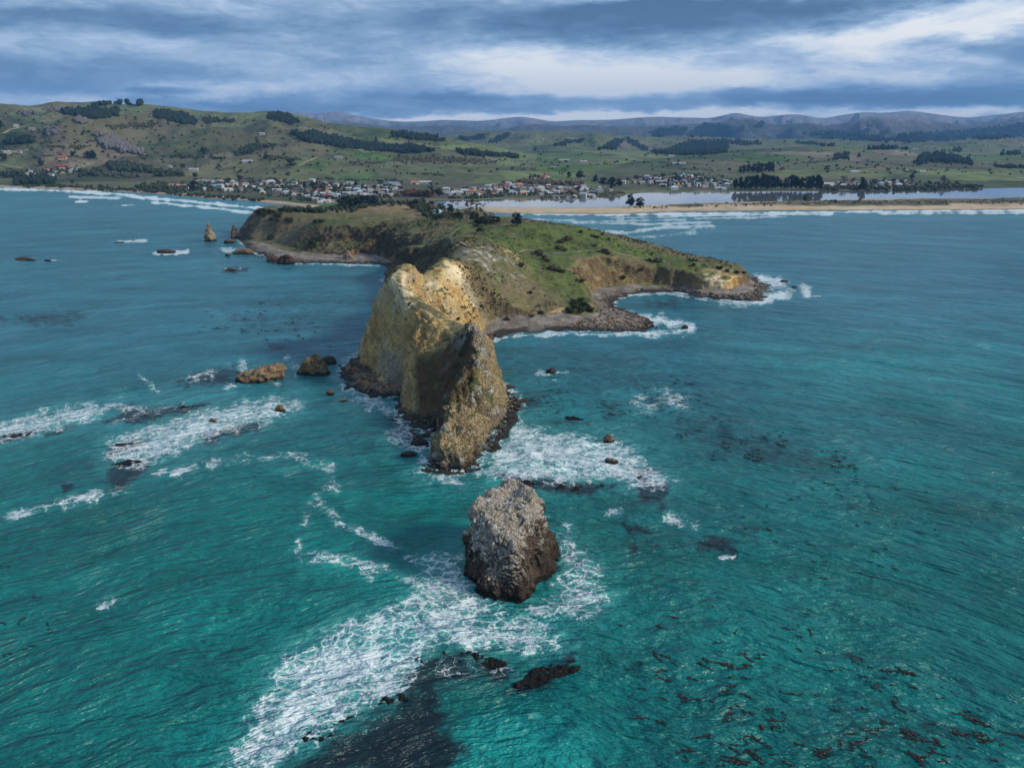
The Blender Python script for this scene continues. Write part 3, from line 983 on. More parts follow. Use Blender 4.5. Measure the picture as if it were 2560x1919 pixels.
# colours of the mainland
xm, ym = MXg.ravel(), MYg.ravel(); zm = hM.ravel(); dm = dM.ravel(); dsp = dSp.ravel()
na = fbm(xm / 160, ym / 160, oct=4, seed=151); nb = fbm(xm / 50, ym / 50, oct=4, seed=161); nc = fbm(xm / 600, ym / 600, oct=3, seed=171)
fx = xm + 40 * na; fy = ym * .62 + 30 * nb
q1, q2, fid = voro3(fx / 260, fy / 260, np.zeros_like(fx) + .5, 7)
pal = np.array([[.090, .130, .046], [.060, .078, .034], [.140, .160, .062], [.125, .138, .066], [.072, .118, .030], [.110, .124, .060], [.105, .110, .054], [.195, .155, .105]])
Cm = pal[(fid * 7.99).astype(int)] * np.array([.98, 1.08, 1.06])
Cm = Cm * (1 + .35 * na + .30 * nb)[:, None]
Cm = lerp(Cm, (.055, .058, .034), sstep(.06 - (q2 - q1), 0, .04) * sstep(nb, -.4, .1) * sstep(7000 - ym, 0, 2000) * .7)
Cm = lerp(Cm, (.130, .100, .068), sstep(nc + na * .6, .35, .8) * .55)
Cm = lerp(Cm, (.062, .070, .040), sstep(nb + na * .7, .45, .95) * .7)
gyM = np.gradient(hM, axis=0) / np.gradient(MYg, axis=0); gxM = np.gradient(hM, axis=1) / np.gradient(MXg, axis=1)
Cm = lerp(Cm, (.105, .085, .055), sstep(np.sqrt(gxM ** 2 + gyM ** 2).ravel(), .3, .6) * sstep(5000 - ym, 0, 800) * .5)
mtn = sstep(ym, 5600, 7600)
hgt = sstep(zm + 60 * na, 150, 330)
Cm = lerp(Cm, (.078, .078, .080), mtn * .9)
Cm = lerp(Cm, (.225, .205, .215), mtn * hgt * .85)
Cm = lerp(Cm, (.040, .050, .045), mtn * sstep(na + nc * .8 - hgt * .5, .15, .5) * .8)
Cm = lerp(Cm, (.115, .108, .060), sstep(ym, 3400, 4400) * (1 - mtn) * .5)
# village gardens, sand, dunes
vil = np.zeros_like(xm)
pxm, pym = project(xm, ym, zm)
near = ym < 3000
VILP = [[(400, 449), (560, 446), (700, 452), (900, 454), (1000, 448), (1110, 452), (1250, 462), (1400, 464), (1560, 470), (1560, 484), (1370, 496), (1090, 499), (1040, 503), (760, 508), (600, 496), (420, 478)],
        [(1450, 436), (1640, 436), (1840, 446), (1900, 476), (1560, 478), (1480, 458)], [(2040, 446), (2300, 446), (2460, 466), (2050, 470)], [(0, 424), (110, 424), (215, 430), (200, 446), (0, 448)]]
for P_ in VILP:
    d_ = np.full_like(xm, -99.0); d_[near] = poly_sd(pxm[near], pym[near], P_)
    vil = np.maximum(vil, sstep(d_, -4, 6))
Cm = lerp(Cm, (.062, .068, .040), vil * .85)
Cm = lerp(Cm, (.120, .110, .085), vil * sstep(nb, .1, .6) * .4)
seaside = (dm < 34) & (dm > -5)
sand = sstep(30 - dm + nb * 8, 0, 8) * (dm > -200) * (xm < -150)
mud = sstep(16 - dm + nb * 10, 0, 8) * (xm > -150) * (ym < 3000)
sandc = np.array([.46, .36, .24])
Cm = lerp(Cm, sandc * .95, sand)
Cm = lerp(Cm, (.23, .185, .135), mud * .9)
onspit = (dsp > -20) & (dsp >= dm)
Cm = np.where(onspit[:, None], sandc[None] * (1 + .08 * nb)[:, None], Cm)
marram = onspit * sstep(dsp + nb * 14, 36, 56) * sstep(xm, 120, 260)
Cm = lerp(Cm, (.125, .105, .062), marram * .95)
Cm = lerp(Cm, (.065, .068, .036), marram * sstep(nb + na, .1, .5) * .7)
wetm = sstep(.55 - zm, 0, .5) * (ym < 3000)
Cm = Cm * (1 - .45 * wetm)[:, None]
Cm = np.clip(Cm, .01, .8)
me = mesh_np('mainland', np.stack([xm, ym, zm], 1), grid_faces(*MXg.shape), [M_MAIN], True, Cm, {'rk': mtn * .3, 'hl': sstep(relief.ravel(), 6, 45)})
tag(link('mainland', me), kind='structure', label='farmland rising to green hills and far bluish mountains')

# ------------------------------------------------------------------ the sea
SK = 235.0
srow = 66.0 * np.exp(np.arange(int(math.log(1800 / 66.0) * SK)) / SK)
su = np.arange(-1.0, 1.001, 1 / 300.0)
SYg, SUg = np.meshgrid(srow, su, indexing='ij')
xs = (SUg * SYg).ravel(); ys = SYg.ravel()
psx, psy = project(xs, ys, 0.0)
vx, vy = psx / V2P, psy / V2P
edge = 9 * fbm(vx / 22, vy / 14, oct=3, seed=201) + 5 * fbm(vx / 7, vy / 5, oct=2, seed=211)
foam = np.zeros_like(xs); dark = np.zeros_like(xs); turq = np.zeros_like(xs)


aer = np.zeros_like(xs)


def addp(A, poly, amt, feather=18, box=60):
    P_ = np.array(poly, float)
    m = (vx > P_[:, 0].min() - box) & (vx < P_[:, 0].max() + box) & (vy > P_[:, 1].min() - box) & (vy < P_[:, 1].max() + box)
    d = poly_sd(vx[m], vy[m], poly) + edge[m] * min(1, feather / 16)
    A[m] = np.maximum(A[m], amt * sstep(d, -feather * .9, feather * 1.3))
    if A is foam:
        aer[m] = np.maximum(aer[m], amt * sstep(d, -45, 30))


def addl(A, pts, w, amt):
    P_ = np.array(pts, float)
    m = (vx > P_[:, 0].min() - 40) & (vx < P_[:, 0].max() + 40) & (vy > P_[:, 1].min() - 40) & (vy < P_[:, 1].max() + 40)
    d = line_d(vx[m], vy[m], pts) + edge[m] * .5 * min(1, w / 10)
    k_ = np.clip(.80 + .55 * fbm(vx[m] / 38, vy[m] / 22, oct=2, seed=int(P_[0, 0]) % 97), .25, 1.15) if w > 9 else 1.0
    A[m] = np.maximum(A[m], amt * k_ * (1 - sstep(d, w * .2, w * (1.35 if w > 9 else 1.0))))


addp(foam, [(470, 1670), (520, 1580), (560, 1480), (620, 1400), (760, 1330), (860, 1300), (900, 1230), (1010, 1240), (1080, 1300), (1180, 1330), (1240, 1385), (1220, 1410), (1100, 1410), (950, 1405), (905, 1470), (870, 1510), (760, 1560), (640, 1640), (600, 1670)], .66, 26)
addp(foam, [(570, 1510), (640, 1420), (800, 1365), (900, 1400), (860, 1480), (740, 1540), (640, 1600), (580, 1610)], .84, 40)
addp(foam, [(500, 1670), (560, 1600), (640, 1560), (640, 1620), (590, 1670)], .72, 20)
addp(foam, [(940, 1410), (1090, 1400), (1110, 1450), (1000, 1480), (930, 1470)], .42, 20)
addp(foam, [(1190, 1140), (1240, 1160), (1300, 1220), (1325, 1280), (1280, 1335), (1180, 1340), (1090, 1320), (1180, 1290), (1210, 1210)], .62, 20)
addp(foam, [(890, 1200), (1005, 1190), (1020, 1260), (1090, 1310), (1050, 1340), (900, 1330)], .58, 24)
addp(foam, [(1110, 890), (1180, 925), (1250, 935), (1340, 940), (1400, 990), (1465, 1040), (1430, 1068), (1330, 1040), (1200, 1050), (1080, 1040), (1030, 1020), (1080, 950)], .72, 18)
addp(foam, [(1120, 960), (1260, 955), (1260, 1000), (1140, 1010)], 1.0, 24)
addp(foam, [(1290, 960), (1390, 995), (1410, 1040), (1330, 1030), (1270, 1000)], .85, 20)
addp(foam, [(825, 930), (880, 905), (930, 950), (930, 1010), (1000, 1035), (1060, 985), (1040, 1040), (960, 1052), (880, 1020), (900, 985), (840, 960)], .62, 14)
addp(foam, [(715, 805), (750, 830), (830, 860), (870, 880), (870, 915), (810, 885), (740, 865)], .62, 12)
addp(foam, [(225, 950), (330, 905), (450, 878), (590, 850), (665, 868), (640, 892), (560, 920), (450, 960), (330, 1005), (235, 1010)], .70, 16)
addp(foam, [(330, 940), (420, 905), (520, 905), (470, 945), (360, 970)], .88, 18)
addp(foam, [(-20, 910), (100, 885), (260, 858), (300, 876), (200, 910), (90, 938), (-20, 965)], .70, 14)
addp(foam, [(260, 870), (440, 862), (430, 880), (280, 920), (230, 925)], .42, 12)
for pts, w_, a_ in [
    ([(-10, 1125), (60, 1105), (130, 1085), (170, 1075), (300, 1045), (400, 1008), (520, 985), (640, 984), (720, 1008)], 15, .60),
    ([(140, 1085), (200, 1070)], 20, .72), ([(380, 1020), (420, 1005)], 16, .66), ([(640, 985), (710, 1010), (720, 1040)], 14, .5), ([(560, 1020), (640, 1015)], 14, .42),
    ([(680, 1060), (745, 1050), (770, 1040)], 12, .45), ([(655, 1240), (645, 1180), (665, 1100), (690, 1080)], 14, .5), ([(660, 1205), (720, 1205), (780, 1215), (800, 1245)], 16, .66),
    ([(690, 1090), (740, 1130), (790, 1150), (850, 1180), (910, 1210), (1000, 1200)], 14, .56), ([(730, 1125), (790, 1150)], 12, .7), ([(780, 1220), (840, 1230), (900, 1260)], 14, .55),
    ([(215, 1305), (268, 1290)], 15, .85), ([(410, 815), (520, 790)], 16, .62), ([(490, 830), (600, 830)], 10, .55), ([(620, 775), (640, 800)], 14, .6),
    ([(1165, 806), (1225, 803)], 9, .75), ([(300, 810), (340, 845)], 8, .5), ([(1045, 745), (1090, 728), (1200, 720), (1320, 722), (1430, 716)], 7, .75),
    ([(1380, 690), (1430, 690), (1490, 708)], 14, .85), ([(1400, 720), (1480, 712)], 12, .8), ([(1330, 640), (1440, 632), (1500, 645), (1600, 655)], 5, .6),
    ([(1640, 605), (1690, 615), (1740, 632)], 16, .9), ([(1560, 655), (1640, 652), (1700, 635)], 11, .9), ([(1745, 640), (1775, 637)], 5, .6),
    ([(1290, 1105), (1340, 1100)], 10, .5), ([(1440, 1110), (1500, 1135)], 16, .66), ([(1558, 1200), (1585, 1198)], 8, .95), ([(1180, 1110), (1230, 1130), (1230, 1160)], 10, .5),
    ([(0, 408), (120, 411), (260, 420), (330, 428)], 5, .9), ([(150, 425), (260, 428)], 4, .8), ([(280, 425), (400, 434), (520, 446), (620, 456)], 6, .95), ([(330, 437), (420, 445), (520, 456), (560, 462)], 5, .9), ([(480, 452), (600, 462)], 4, .8),
    ([(1060, 459), (1300, 463), (1600, 461), (1900, 457), (2230, 455)], 4, .95), ([(1450, 466), (1600, 464), (1800, 462)], 4, .85), ([(1900, 461), (2230, 460)], 3.5, .85), ([(1500, 472), (1700, 468)], 3.5, .7),
    ([(1290, 500), (1360, 502), (1440, 490), (1540, 488)], 7, .75), ([(1180, 490), (1300, 494)], 4, .6), ([(1240, 480), (1400, 484), (1540, 480)], 5, .75), ([(1150, 474), (1300, 478), (1480, 474)], 4, .65), ([(1330, 515), (1400, 512), (1500, 500)], 8, .55),
    ([(1360, 530), (1375, 528)], 4, .8), ([(1320, 470), (1450, 469)], 4, .6), ([(335, 546), (405, 543)], 6, .9), ([(255, 522), (315, 520)], 4, .8), ([(30, 562), (70, 560)], 5, .8), ([(100, 562), (130, 561)], 3, .7), ([(165, 436), (190, 435)], 3, .9),
    ([(260, 443), (290, 443)], 3, .9), ([(480, 540), (520, 545)], 8, .7), ([(560, 548), (640, 566), (820, 574)], 5, .65), ([(485, 582), (520, 580)], 5, .6), ([(1375, 860), (1440, 850), (1480, 880)], 22, .45), ([(1380, 880), (1490, 865)], 20, .40), ([(1200, 690 + 130), (1170, 822)], 6, .4),
]:
    addl(foam, pts, w_, a_)
dsh = poly_sd(xs, ys, SHORE) * -1
near_sh = (1 - sstep(dsh + 1.6 * fbm(xs / 6, ys / 6, oct=3, seed=221), 0.5, 5.0)) * sstep(dsh, -12, -2)
foam = np.maximum(foam, near_sh * (.55 + .25 * vn(xs / 20, ys / 20, seed=3)))

for poly, a_, f_ in [
    ([(560, 1690), (700, 1590), (850, 1520), (895, 1440), (960, 1405), (1090, 1410), (1110, 1450), (1000, 1480), (950, 1500), (985, 1560), (1010, 1620), (960, 1690)], .80, 45),
    ([(1090, 1490), (1180, 1440), (1245, 1412), (1235, 1440), (1150, 1490)], 1.0, 14), ([(700, 1690), (800, 1570), (900, 1510), (960, 1540), (960, 1690)], .75, 40), ([(985, 1440), (1090, 1410), (1100, 1470), (1000, 1475)], .7, 20),
    ([(870, 1500), (910, 1425), (960, 1410), (930, 1470), (890, 1510)], 1.0, 10),
    ([(220, 910), (300, 875), (450, 868), (440, 888), (300, 918)], .85, 12), ([(220, 962), (330, 940), (320, 965), (240, 990)], .9, 10), ([(235, 1000), (330, 985), (320, 1020), (250, 1060), (225, 1040)], .75, 16),
    ([(430, 940), (490, 920), (570, 905), (560, 930), (440, 965)], .8, 12), ([(-20, 950), (30, 930), (90, 925), (60, 945), (-20, 962)], .9, 8), ([(90, 935), (160, 915), (170, 925), (100, 945)], .7, 8),
    ([(370, 825), (440, 800), (560, 775), (520, 825), (400, 838)], .65, 16), ([(130, 1045), (160, 1040), (165, 1055), (140, 1062)], .9, 8), ([(240, 880), (290, 862), (300, 872), (260, 888)], .8, 8),
    ([(820, 880), (900, 905), (930, 960), (880, 980), (840, 930)], .6, 20), ([(1065, 1020), (1200, 1030), (1335, 1050), (1260, 1068), (1090, 1050)], .95, 12), ([(1370, 1020), (1460, 1045), (1430, 1095), (1380, 1075)], .8, 16),
    ([(1350, 1000), (1420, 1005), (1410, 1040), (1370, 1030)], .8, 10), ([(1495, 1165), (1560, 1150), (1600, 1165), (1590, 1200), (1510, 1195)], .7, 20), ([(1560, 1130), (1640, 1140), (1650, 1170), (1600, 1170)], .55, 20),
    ([(1345, 1125), (1400, 1130), (1410, 1155), (1360, 1150)], .8, 12), ([(1350, 1165), (1420, 1175), (1420, 1205), (1360, 1200)], .5, 18),
    ([(1380, 900), (1500, 890), (1700, 940), (1860, 990), (1820, 1035), (1650, 1010), (1480, 960)], .40, 30), ([(1380, 830), (1480, 840), (1480, 880), (1390, 890)], .35, 20), ([(1300, 870), (1330, 860), (1340, 910), (1310, 910)], .45, 16),
    ([(1180, 900), (1290, 905), (1280, 930), (1190, 925)], .45, 14), ([(1110, 840), (1170, 850), (1180, 890), (1120, 880)], .5, 14), ([(1050, 760), (1200, 735), (1400, 735), (1500, 790), (1400, 850), (1200, 870), (1080, 840)], .22, 40),
    ([(0, 682), (150, 668), (200, 680), (150, 700), (0, 705)], .55, 14), ([(560, 600), (820, 590), (830, 700), (760, 780), (700, 860), (600, 780), (480, 720), (420, 660)], .24, 50), ([(470, 660), (600, 680), (560, 720), (480, 700)], .40, 16),
    ([(660, 870), (820, 880), (880, 960), (900, 1080), (760, 1010), (650, 920)], .22, 40), ([(580, 742), (625, 748), (600, 760), (580, 755)], .75, 8), ([(620, 690), (680, 690), (640, 705)], .5, 8), ([(1400, 700), (1560, 700), (1560, 740), (1440, 740)], .22, 20),
    ([(1230, 1420), (1320, 1370), (1330, 1390), (1260, 1430)], .35, 20), ([(1680, 1450), (1900, 1480), (2100, 1550), (2170, 1650), (1800, 1620)], .34, 50), ([(1480, 1500), (1650, 1520), (1640, 1620), (1490, 1600)], .26, 50),
    ([(480, 575), (540, 575), (540, 590), (480, 590)], .7, 6), ([(100, 595), (300, 590), (300, 605), (100, 610)], .3, 12), ([(1380, 640), (1520, 642), (1480, 665), (1390, 670)], .45, 14), ([(1700, 700), (2000, 690), (2000, 720), (1720, 720)], .16, 30),
]:
    addp(dark, poly, a_, f_)
for poly, a_, f_ in [([(640, 1180), (760, 1190), (860, 1210), (960, 1300), (850, 1310), (700, 1250)], .65, 50), ([(900, 1580), (1100, 1540), (1280, 1600), (1260, 1680), (950, 1680)], .55, 50), ([(560, 1470), (800, 1340), (1200, 1330), (1200, 1400), (900, 1420), (620, 1600)], .5, 40),
                     ([(1320, 1300), (1700, 1230), (1900, 1320), (1700, 1450), (1400, 1420)], .28, 90), ([(480, 1420), (640, 1300), (640, 1420), (520, 1520)], .15, 50), ([(700, 1040), (940, 1060), (960, 1100), (760, 1130)], .35, 40), ([(1040, 1030), (1140, 960), (1120, 1060), (1050, 1080)], .5, 30),
                     ([(0, 1000), (130, 990), (100, 1080), (0, 1090)], .2, 40), ([(1250, 1200), (1400, 1240), (1350, 1340), (1260, 1300)], .3, 40), ([(1500, 720), (2212, 690), (2230, 900), (1700, 860)], .32, 80)]:
    addp(turq, poly, a_, f_, 120)
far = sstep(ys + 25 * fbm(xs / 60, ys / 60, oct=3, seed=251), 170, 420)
# crests curve around the headland; long swell is real relief
rr = np.hypot(xs, ys + 60); th = np.arctan2(xs, ys + 60)
wu = th * (200 + .45 * rr); wvv = rr + 4 * fbm(xs / 40, ys / 40, oct=3, seed=231)
zsea = .42 * fbm(wu / 26, wvv / 9, oct=2, seed=241) * sstep(700 - ys, 0, 300) * sstep(dsh, 0, 12)
zsea += foam * .25 * vn(xs / 2.2, ys / 2.2, seed=77) * sstep(400 - ys, 0, 150)
swl = np.zeros_like(xs)
addp(swl, [(1110, 960), (1270, 950), (1280, 985), (1140, 1000)], 1.0, 20)
addp(swl, [(330, 935), (430, 905), (530, 900), (470, 935), (360, 960)], .8, 16)
addp(swl, [(1640, 605), (1700, 612), (1690, 640), (1600, 652)], .7, 10)
zsea += swl * (.7 + .5 * fbm(xs / 2.5, ys / 2.5, oct=3, seed=271))
zsea -= .12
calm = np.clip(.75 * blob(xs, ys, 35, 425, 50, 40) + .6 * blob(xs, ys, 90, 505, 40, 25) + .5 * blob(xs, ys, -120, 600, 90, 60) + .5 * sstep(ys, 900, 1200), 0, 1)
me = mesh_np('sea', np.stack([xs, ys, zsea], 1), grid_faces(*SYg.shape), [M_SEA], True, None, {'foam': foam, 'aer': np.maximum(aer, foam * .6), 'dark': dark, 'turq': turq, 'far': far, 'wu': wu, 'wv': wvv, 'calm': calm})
sea = link('sea', me)
tag(sea, kind='structure', label='teal sea with lacy foam and dark submerged reefs')
# open water behind and beside the camera
bx_ = [(-6000, -6000), (6000, -6000), (6000, 1300), (-6000, 1300)]
V_ = np.array([(-9000, -6000, -.9), (9000, -6000, -.9), (9000, 1700, -.9), (-9000, 1700, -.9)], float)
me = mesh_np('open_sea', V_, np.array([[0, 1, 2, 3]]), [M_SEA], False, None, {'foam': [0] * 4, 'aer': [0] * 4, 'dark': [0] * 4, 'turq': [0] * 4, 'far': [.5] * 4, 'wu': V_[:, 0], 'wv': V_[:, 1], 'calm': [0] * 4})
tag(link('open_sea_water', me), kind='structure', label='open water around the bay')

front = W([(1100, 522), (1219, 524), (1420, 527), (1660, 520), (1960, 513), (2560, 508), ('w', 3000, 1330)])
pts = [(a, b, .06) for a, b in front]
back = [(a, 1760, .06) for a, b in front]
n_ = len(front)
me = mesh_np('estuary', np.array(pts + back), np.array([[i, i + 1, n_ + i + 1, n_ + i] for i in range(n_ - 1)]), [M_EST], False)
tag(link('estuary_water', me), kind='structure', label='still pale estuary between the village and the sand spit')
ex, ey = sea_xy(np.array([2410, 2470, 2560, 2700, 2700, 2560, 2450]), np.array([428, 431, 430, 430, 441, 440, 436]), 9.0)
ez = height_at(ex, ey)
me = bpy.data.meshes.new('river'); me.from_pydata([(a, b, float(np.min(ez)) + .5) for a, b in zip(ex, ey)], [], [list(range(len(ex)))]); me.materials.append(M_RIV)
tag(link('river_water', me), kind='structure', label='pale strip of river beyond the estuary flats')

# ------------------------------------------------------------------ rocks
def ico(sub):
    bm = bmesh.new()
    bmesh.ops.create_icosphere(bm, subdivisions=sub, radius=1.0)
    V = np.array([v.co[:] for v in bm.verts]); F = np.array([[v.index for v in f.verts] for f in bm.faces])
    bm.free()
    return V, F


ICO = {k: ico(k) for k in (1, 2, 3, 5)}


def facet_rock(V, seed, nplane=14, soft=9.0):
    """convex rock: the unit ball cut by random planes"""
    r = np.random.default_rng(seed)
    n = r.normal(size=(nplane, 3)); n /= np.linalg.norm(n, axis=1, keepdims=True)
    d = r.uniform(.55, .95, nplane)
    q = np.maximum(V @ n.T, 1e-3) / d
    rad = 1 / (np.sum(q ** soft, 1) + 1.0) ** (1 / soft)
    return V * rad[:, None]


def tri_normals(V, F):
    n = np.cross(V[F[:, 1]] - V[F[:, 0]], V[F[:, 2]] - V[F[:, 0]])
    N = np.zeros_like(V)
    for i in range(3):
        for k in range(3):
            N[:, k] += np.bincount(F[:, i], n[:, k], len(V))
    return N / (np.linalg.norm(N, axis=1, keepdims=True) + 1e-9)


def sea_rock(px, py, size, label, seed, lo=(.035, .03, .025), hi=(.085, .070, .055), wetz=.8, name='sea_rock', rough=.16, group=None, rot=0., shape=None, planes=12, strata=0., amp=None):
    """size = (width, depth, height above the water); the foot is at the pixel"""
    V, F = ICO[5]
    V = facet_rock(V, seed, planes)
    sx, sy, sz = size
    if shape is not None:
        V = shape(V)
    V = V * np.array([sx / 2, sy / 2, sz / 1.15]) / .8
    c_, s_ = math.cos(rot), math.sin(rot)
    V = np.stack([V[:, 0] * c_ - V[:, 1] * s_, V[:, 0] * s_ + V[:, 1] * c_, V[:, 2]], 1)
    N = tri_normals(V, F)
    m = min(size)
    q = 2.4 / max(m, 2)
    X, Y, Z = V.T * q
    f1, f2, vid_ = voro3(X * 2 + seed, Y * 2, Z * 2, 3)
    d = m * rough * (ridged(X + seed, Y, Z, 4, seed) - .55 + .55 * (vid_ - .5) - .5 * (f2 - f1 < .1))
    if amp:
        d = amp * (1.6 * fbm(V[:, 0] / 1.6, V[:, 1] / 1.6, V[:, 2] / 1.6, 4, seed))
    if strata:
        d += m * strata * np.sign(np.sin(Z * 5 + X * 2.2)) * .5
    V = V + N * d[:, None]
    V[:, 2] += sz * .12
    x0, y0 = sea_xy(px, py)
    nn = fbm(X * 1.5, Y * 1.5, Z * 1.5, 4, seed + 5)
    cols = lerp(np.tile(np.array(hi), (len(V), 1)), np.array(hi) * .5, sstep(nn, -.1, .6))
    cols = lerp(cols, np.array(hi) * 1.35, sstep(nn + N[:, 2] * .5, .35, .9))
    cols = lerp(cols, lo, sstep(wetz + .5 * wetz * nn - V[:, 2], 0, wetz * .7))
    me = mesh_np(name, V, F, [M_ROCK], True, cols, {'rk': np.ones(len(V))})
    o = link(name, me, loc=(float(x0), float(y0) + sy * .35, (-.55 if sx > 9.5 else -.4) if amp else 0))
    return tag(o, label, 'rock', group)


def vp(a, b): return (a * V2P, b * V2P)


# the big pale stack in front
st_base = W([(1166, 1440), (1170, 1405), (1180, 1462), (1215, 1492), (1255, 1503), (1285, 1503), (1322, 1482), (1372, 1440), (1404, 1395), (1400, 1350)] + [('w', 9.5, 186), ('w', 3, 191), ('w', -5, 189), ('w', -9.5, 180)])
st_base = [st_base[i] for i in (1, 0, 2, 3, 4, 5, 6, 7, 8, 9, 10, 11, 12, 13)]
sp = []
for (px, py, d_) in [(1279, 1217, 176), (1235, 1226, 175), (1325, 1232, 176), (1196, 1262, 170), (1186, 1300, 168), (1270, 1300, 167.5), (1225, 1350, 163), (1290, 1375, 161.5), (1352, 1285, 173), (1362, 1335, 170), (1340, 1400, 164), (1388, 1372, 173), (1255, 1430, 159.5), (1200, 1390, 163)]:
    u, s = pix_dir(px, py); sp.append((float(u) * d_, d_, CAMH + float(s) * d_))
sp += [(0, 184, 17.5), (-6, 181, 17), (7, 182, 14), (11, 180, 6), (0, 189, 13), (-9.5, 175, 15.5)]
sp = np.array(sp)
keep = (tps_xy, tps_w)
tps_xy, tps_w = tps_fit(sp)
gx_ = np.arange(-16, 17, .24); gy_ = np.arange(152, 194, .24)
GY, GX = np.meshgrid(gy_, gx_, indexing='ij')
wob = fbm(GX / 4, GY / 4, oct=3, seed=301)
dB = poly_sd(GX + wob * .8, GY + wob * .8, st_base) + .5 * fbm(GX / 2.2, GY / 2.2, oct=2, seed=303)
tp = np.clip(tps(GX, GY), .5, 16.7)
tps_xy, tps_w = keep
steepS = 11 - 8.4 * sstep(GX, 4, 9)
cl = np.maximum(dB, 0) * steepS
hS = -np.log(np.exp(-cl / .7) + np.exp(-tp / .7)) * .7
hS = np.where(dB > 0, np.maximum(hS, 0), np.maximum(dB * 1.5, -2.5))
gyy, gxx = np.gradient(hS, .24)
zsS = np.arange(-2, 24, .26)
P, F_ = surface_nets(hS.astype(np.float32), (1 / np.sqrt(1 + gxx ** 2 + gyy ** 2)).astype(np.float32), zsS)
V = np.stack([gx_[0] + P[:, 1] * .24, gy_[0] + P[:, 0] * .24, zsS[0] + P[:, 2] * .26], 1)
N = vnormals(V, F_)
if N[:, 2].mean() < 0:
    F_ = F_[:, ::-1]
V = relax(V, F_, 2)
N = vnormals(V, F_)
x, y, z = V.T
xw = x + .5 * fbm(x / 2, y / 2, z / 2, 2, 311); zw = z + .5 * fbm(x / 2, y / 2, z / 2, 2, 312)
f1, f2, vid = voro3(xw / 1.15, y / 1.15, zw / 1.5, 21)
g1, g2, vid2 = voro3(xw / .5, y / .5, zw / .6, 23)
cr = sstep(.16 - (f2 - f1), 0, .16)
d = .65 * (ridged(x / 3.5, y / 3.5, z / 5, 4, 313) - .5) + .50 * (vid - .5) - .45 * cr + .16 * (vid2 - .5) + 1.5 * fbm(x / 5, y / 5, z / 8, 3, 317)
k1, k2, vid3 = voro3(xw / 3.4, y / 3.4, zw / 4.2, 29)
d += 1.5 * (vid3 - .5) - .55
d *= sstep(z, -1.5, .5)
V = V + N * d[:, None]
N2 = vnormals(V, F_)
x, y, z = V.T
na_ = fbm(x / 4, y / 4, z / 4, 4, 321); nb_ = fbm(x / 1.2, y / 1.2, z / 1.2, 3, 323)
Cs = lerp(np.tile(np.array([.135, .100, .070]), (len(x), 1)), (.060, .047, .036), sstep(na_ + (vid - .5), -.3, .5))
guano = sstep(z - 9.0 + na_ * 4.5 + N2[:, 2] * 5 - .40 * np.maximum(x - 1, 0) * 1.6 + 2.5 * np.exp(-((x + 4) / 3.5) ** 2), -1.5, 3.5)
Cs = lerp(Cs, (.50, .445, .36), guano * (.85 + .3 * (vid - .5)))
Cs = lerp(Cs, (.62, .59, .54), guano * sstep(nb_ + (vid2 - .5), .15, .6) * .7)
Cs = lerp(Cs, (.10, .075, .055), cr * .55 * (1 - .4 * guano))
Cs = lerp(Cs, (.062, .040, .030), sstep(4.2 - z + na_ * 2.5, 0, 4) * .75)
Cs = lerp(Cs, (.022, .020, .018), sstep(1.5 - z + nb_ * .5, 0, 1) * .9)
me = mesh_np('sea_stack', V, F_, [M_STACK], True, np.clip(Cs, .01, .8), {'rk': np.ones(len(x))})
tag(link('sea_stack', me), 'tall pale guano-streaked sea stack standing alone in front of the headland', 'sea stack')


def spire(V):
    t = np.clip((V[:, 2] + 1) / 2, 0, 1)
    k = 1.12 - .80 * t ** 1.7
    return np.stack([V[:, 0] * k, V[:, 1] * k, V[:, 2]], 1)


def slab(V):
    return np.stack([V[:, 0], V[:, 1], np.clip(V[:, 2], -1, .55) + .35 * V[:, 0] * (V[:, 2] > -.2)], 1)


sea_rock(*c4(118, 340), (11, 10, 15.5), 'pale pointed sea stack standing in open water, left of the two spires', 31, hi=(.42, .33, .20), name='rock_spire', shape=spire, rough=.17, wetz=2.5)
sea_rock(*c4(290, 322), (9.5, 9, 14.5), 'brown pointed rock spire close to the foot of the headland', 37, hi=(.27, .20, .12), name='rock_spire', shape=spire, rough=.2, wetz=2.5)
sea_rock(*vp(556, 826), (20.5, 9, 6.5), 'long tan sloping slab of rock with dark cracks off the golden cliff', 41, hi=(.30, .21, .12), rot=.30, shape=slab, wetz=1.6, strata=.06)
sea_rock(*vp(674, 810), (15, 10, 8), 'mossy brown hump of rock between the tan slab and the golden cliff', 43, hi=(.27, .20, .10), rough=.15, wetz=1.4, shape=spire)
sea_rock(*vp(707, 786), (7, 5, 3.2), 'small dark rock touching the mossy brown hump', 44, hi=(.13, .10, .06))
sea_rock(*c4(638, 500), (13, 9, 8), 'reddish dark block of rock standing in the far cove shallows', 47, hi=(.12, .07, .05), wetz=2)
sea_rock(*c4(572, 486), (12, 8, 4.2), 'low reddish rock beside the taller block in the far cove', 48, hi=(.11, .07, .05))
sea_rock(*c4(350, 430), (20, 12, 5.0), 'wide flat brown rock at the corner of the pebble beach', 49, hi=(.24, .16, .10))
sea_rock(*c4(245, 445), (5, 4, 2.2), 'small dark rock near the foaming corner of the far beach', 50)
sea_rock(*c4(245, 355), (11, 8, 3.4), 'dark low rock below the brown pointed spire', 51, hi=(.12, .09, .07))
sea_rock(*c4(765, 442), (7, 5, 3.6), 'pale topped rock on the far pebble beach', 52, hi=(.34, .27, .21))
sea_rock(*c4(1085, 478), (9, 6, 8), 'pale upright rock at the back of the far cove', 53, hi=(.30, .24, .19))
sea_rock(*c4(690, 488), (12, 6, 2.6), 'flat reddish reef edge beside the tall dark block', 54, hi=(.10, .07, .05))
sea_rock(*c4(268, 543), (9, 5, 1.6), 'dark wave-washed rock in open water before the far beach', 55)
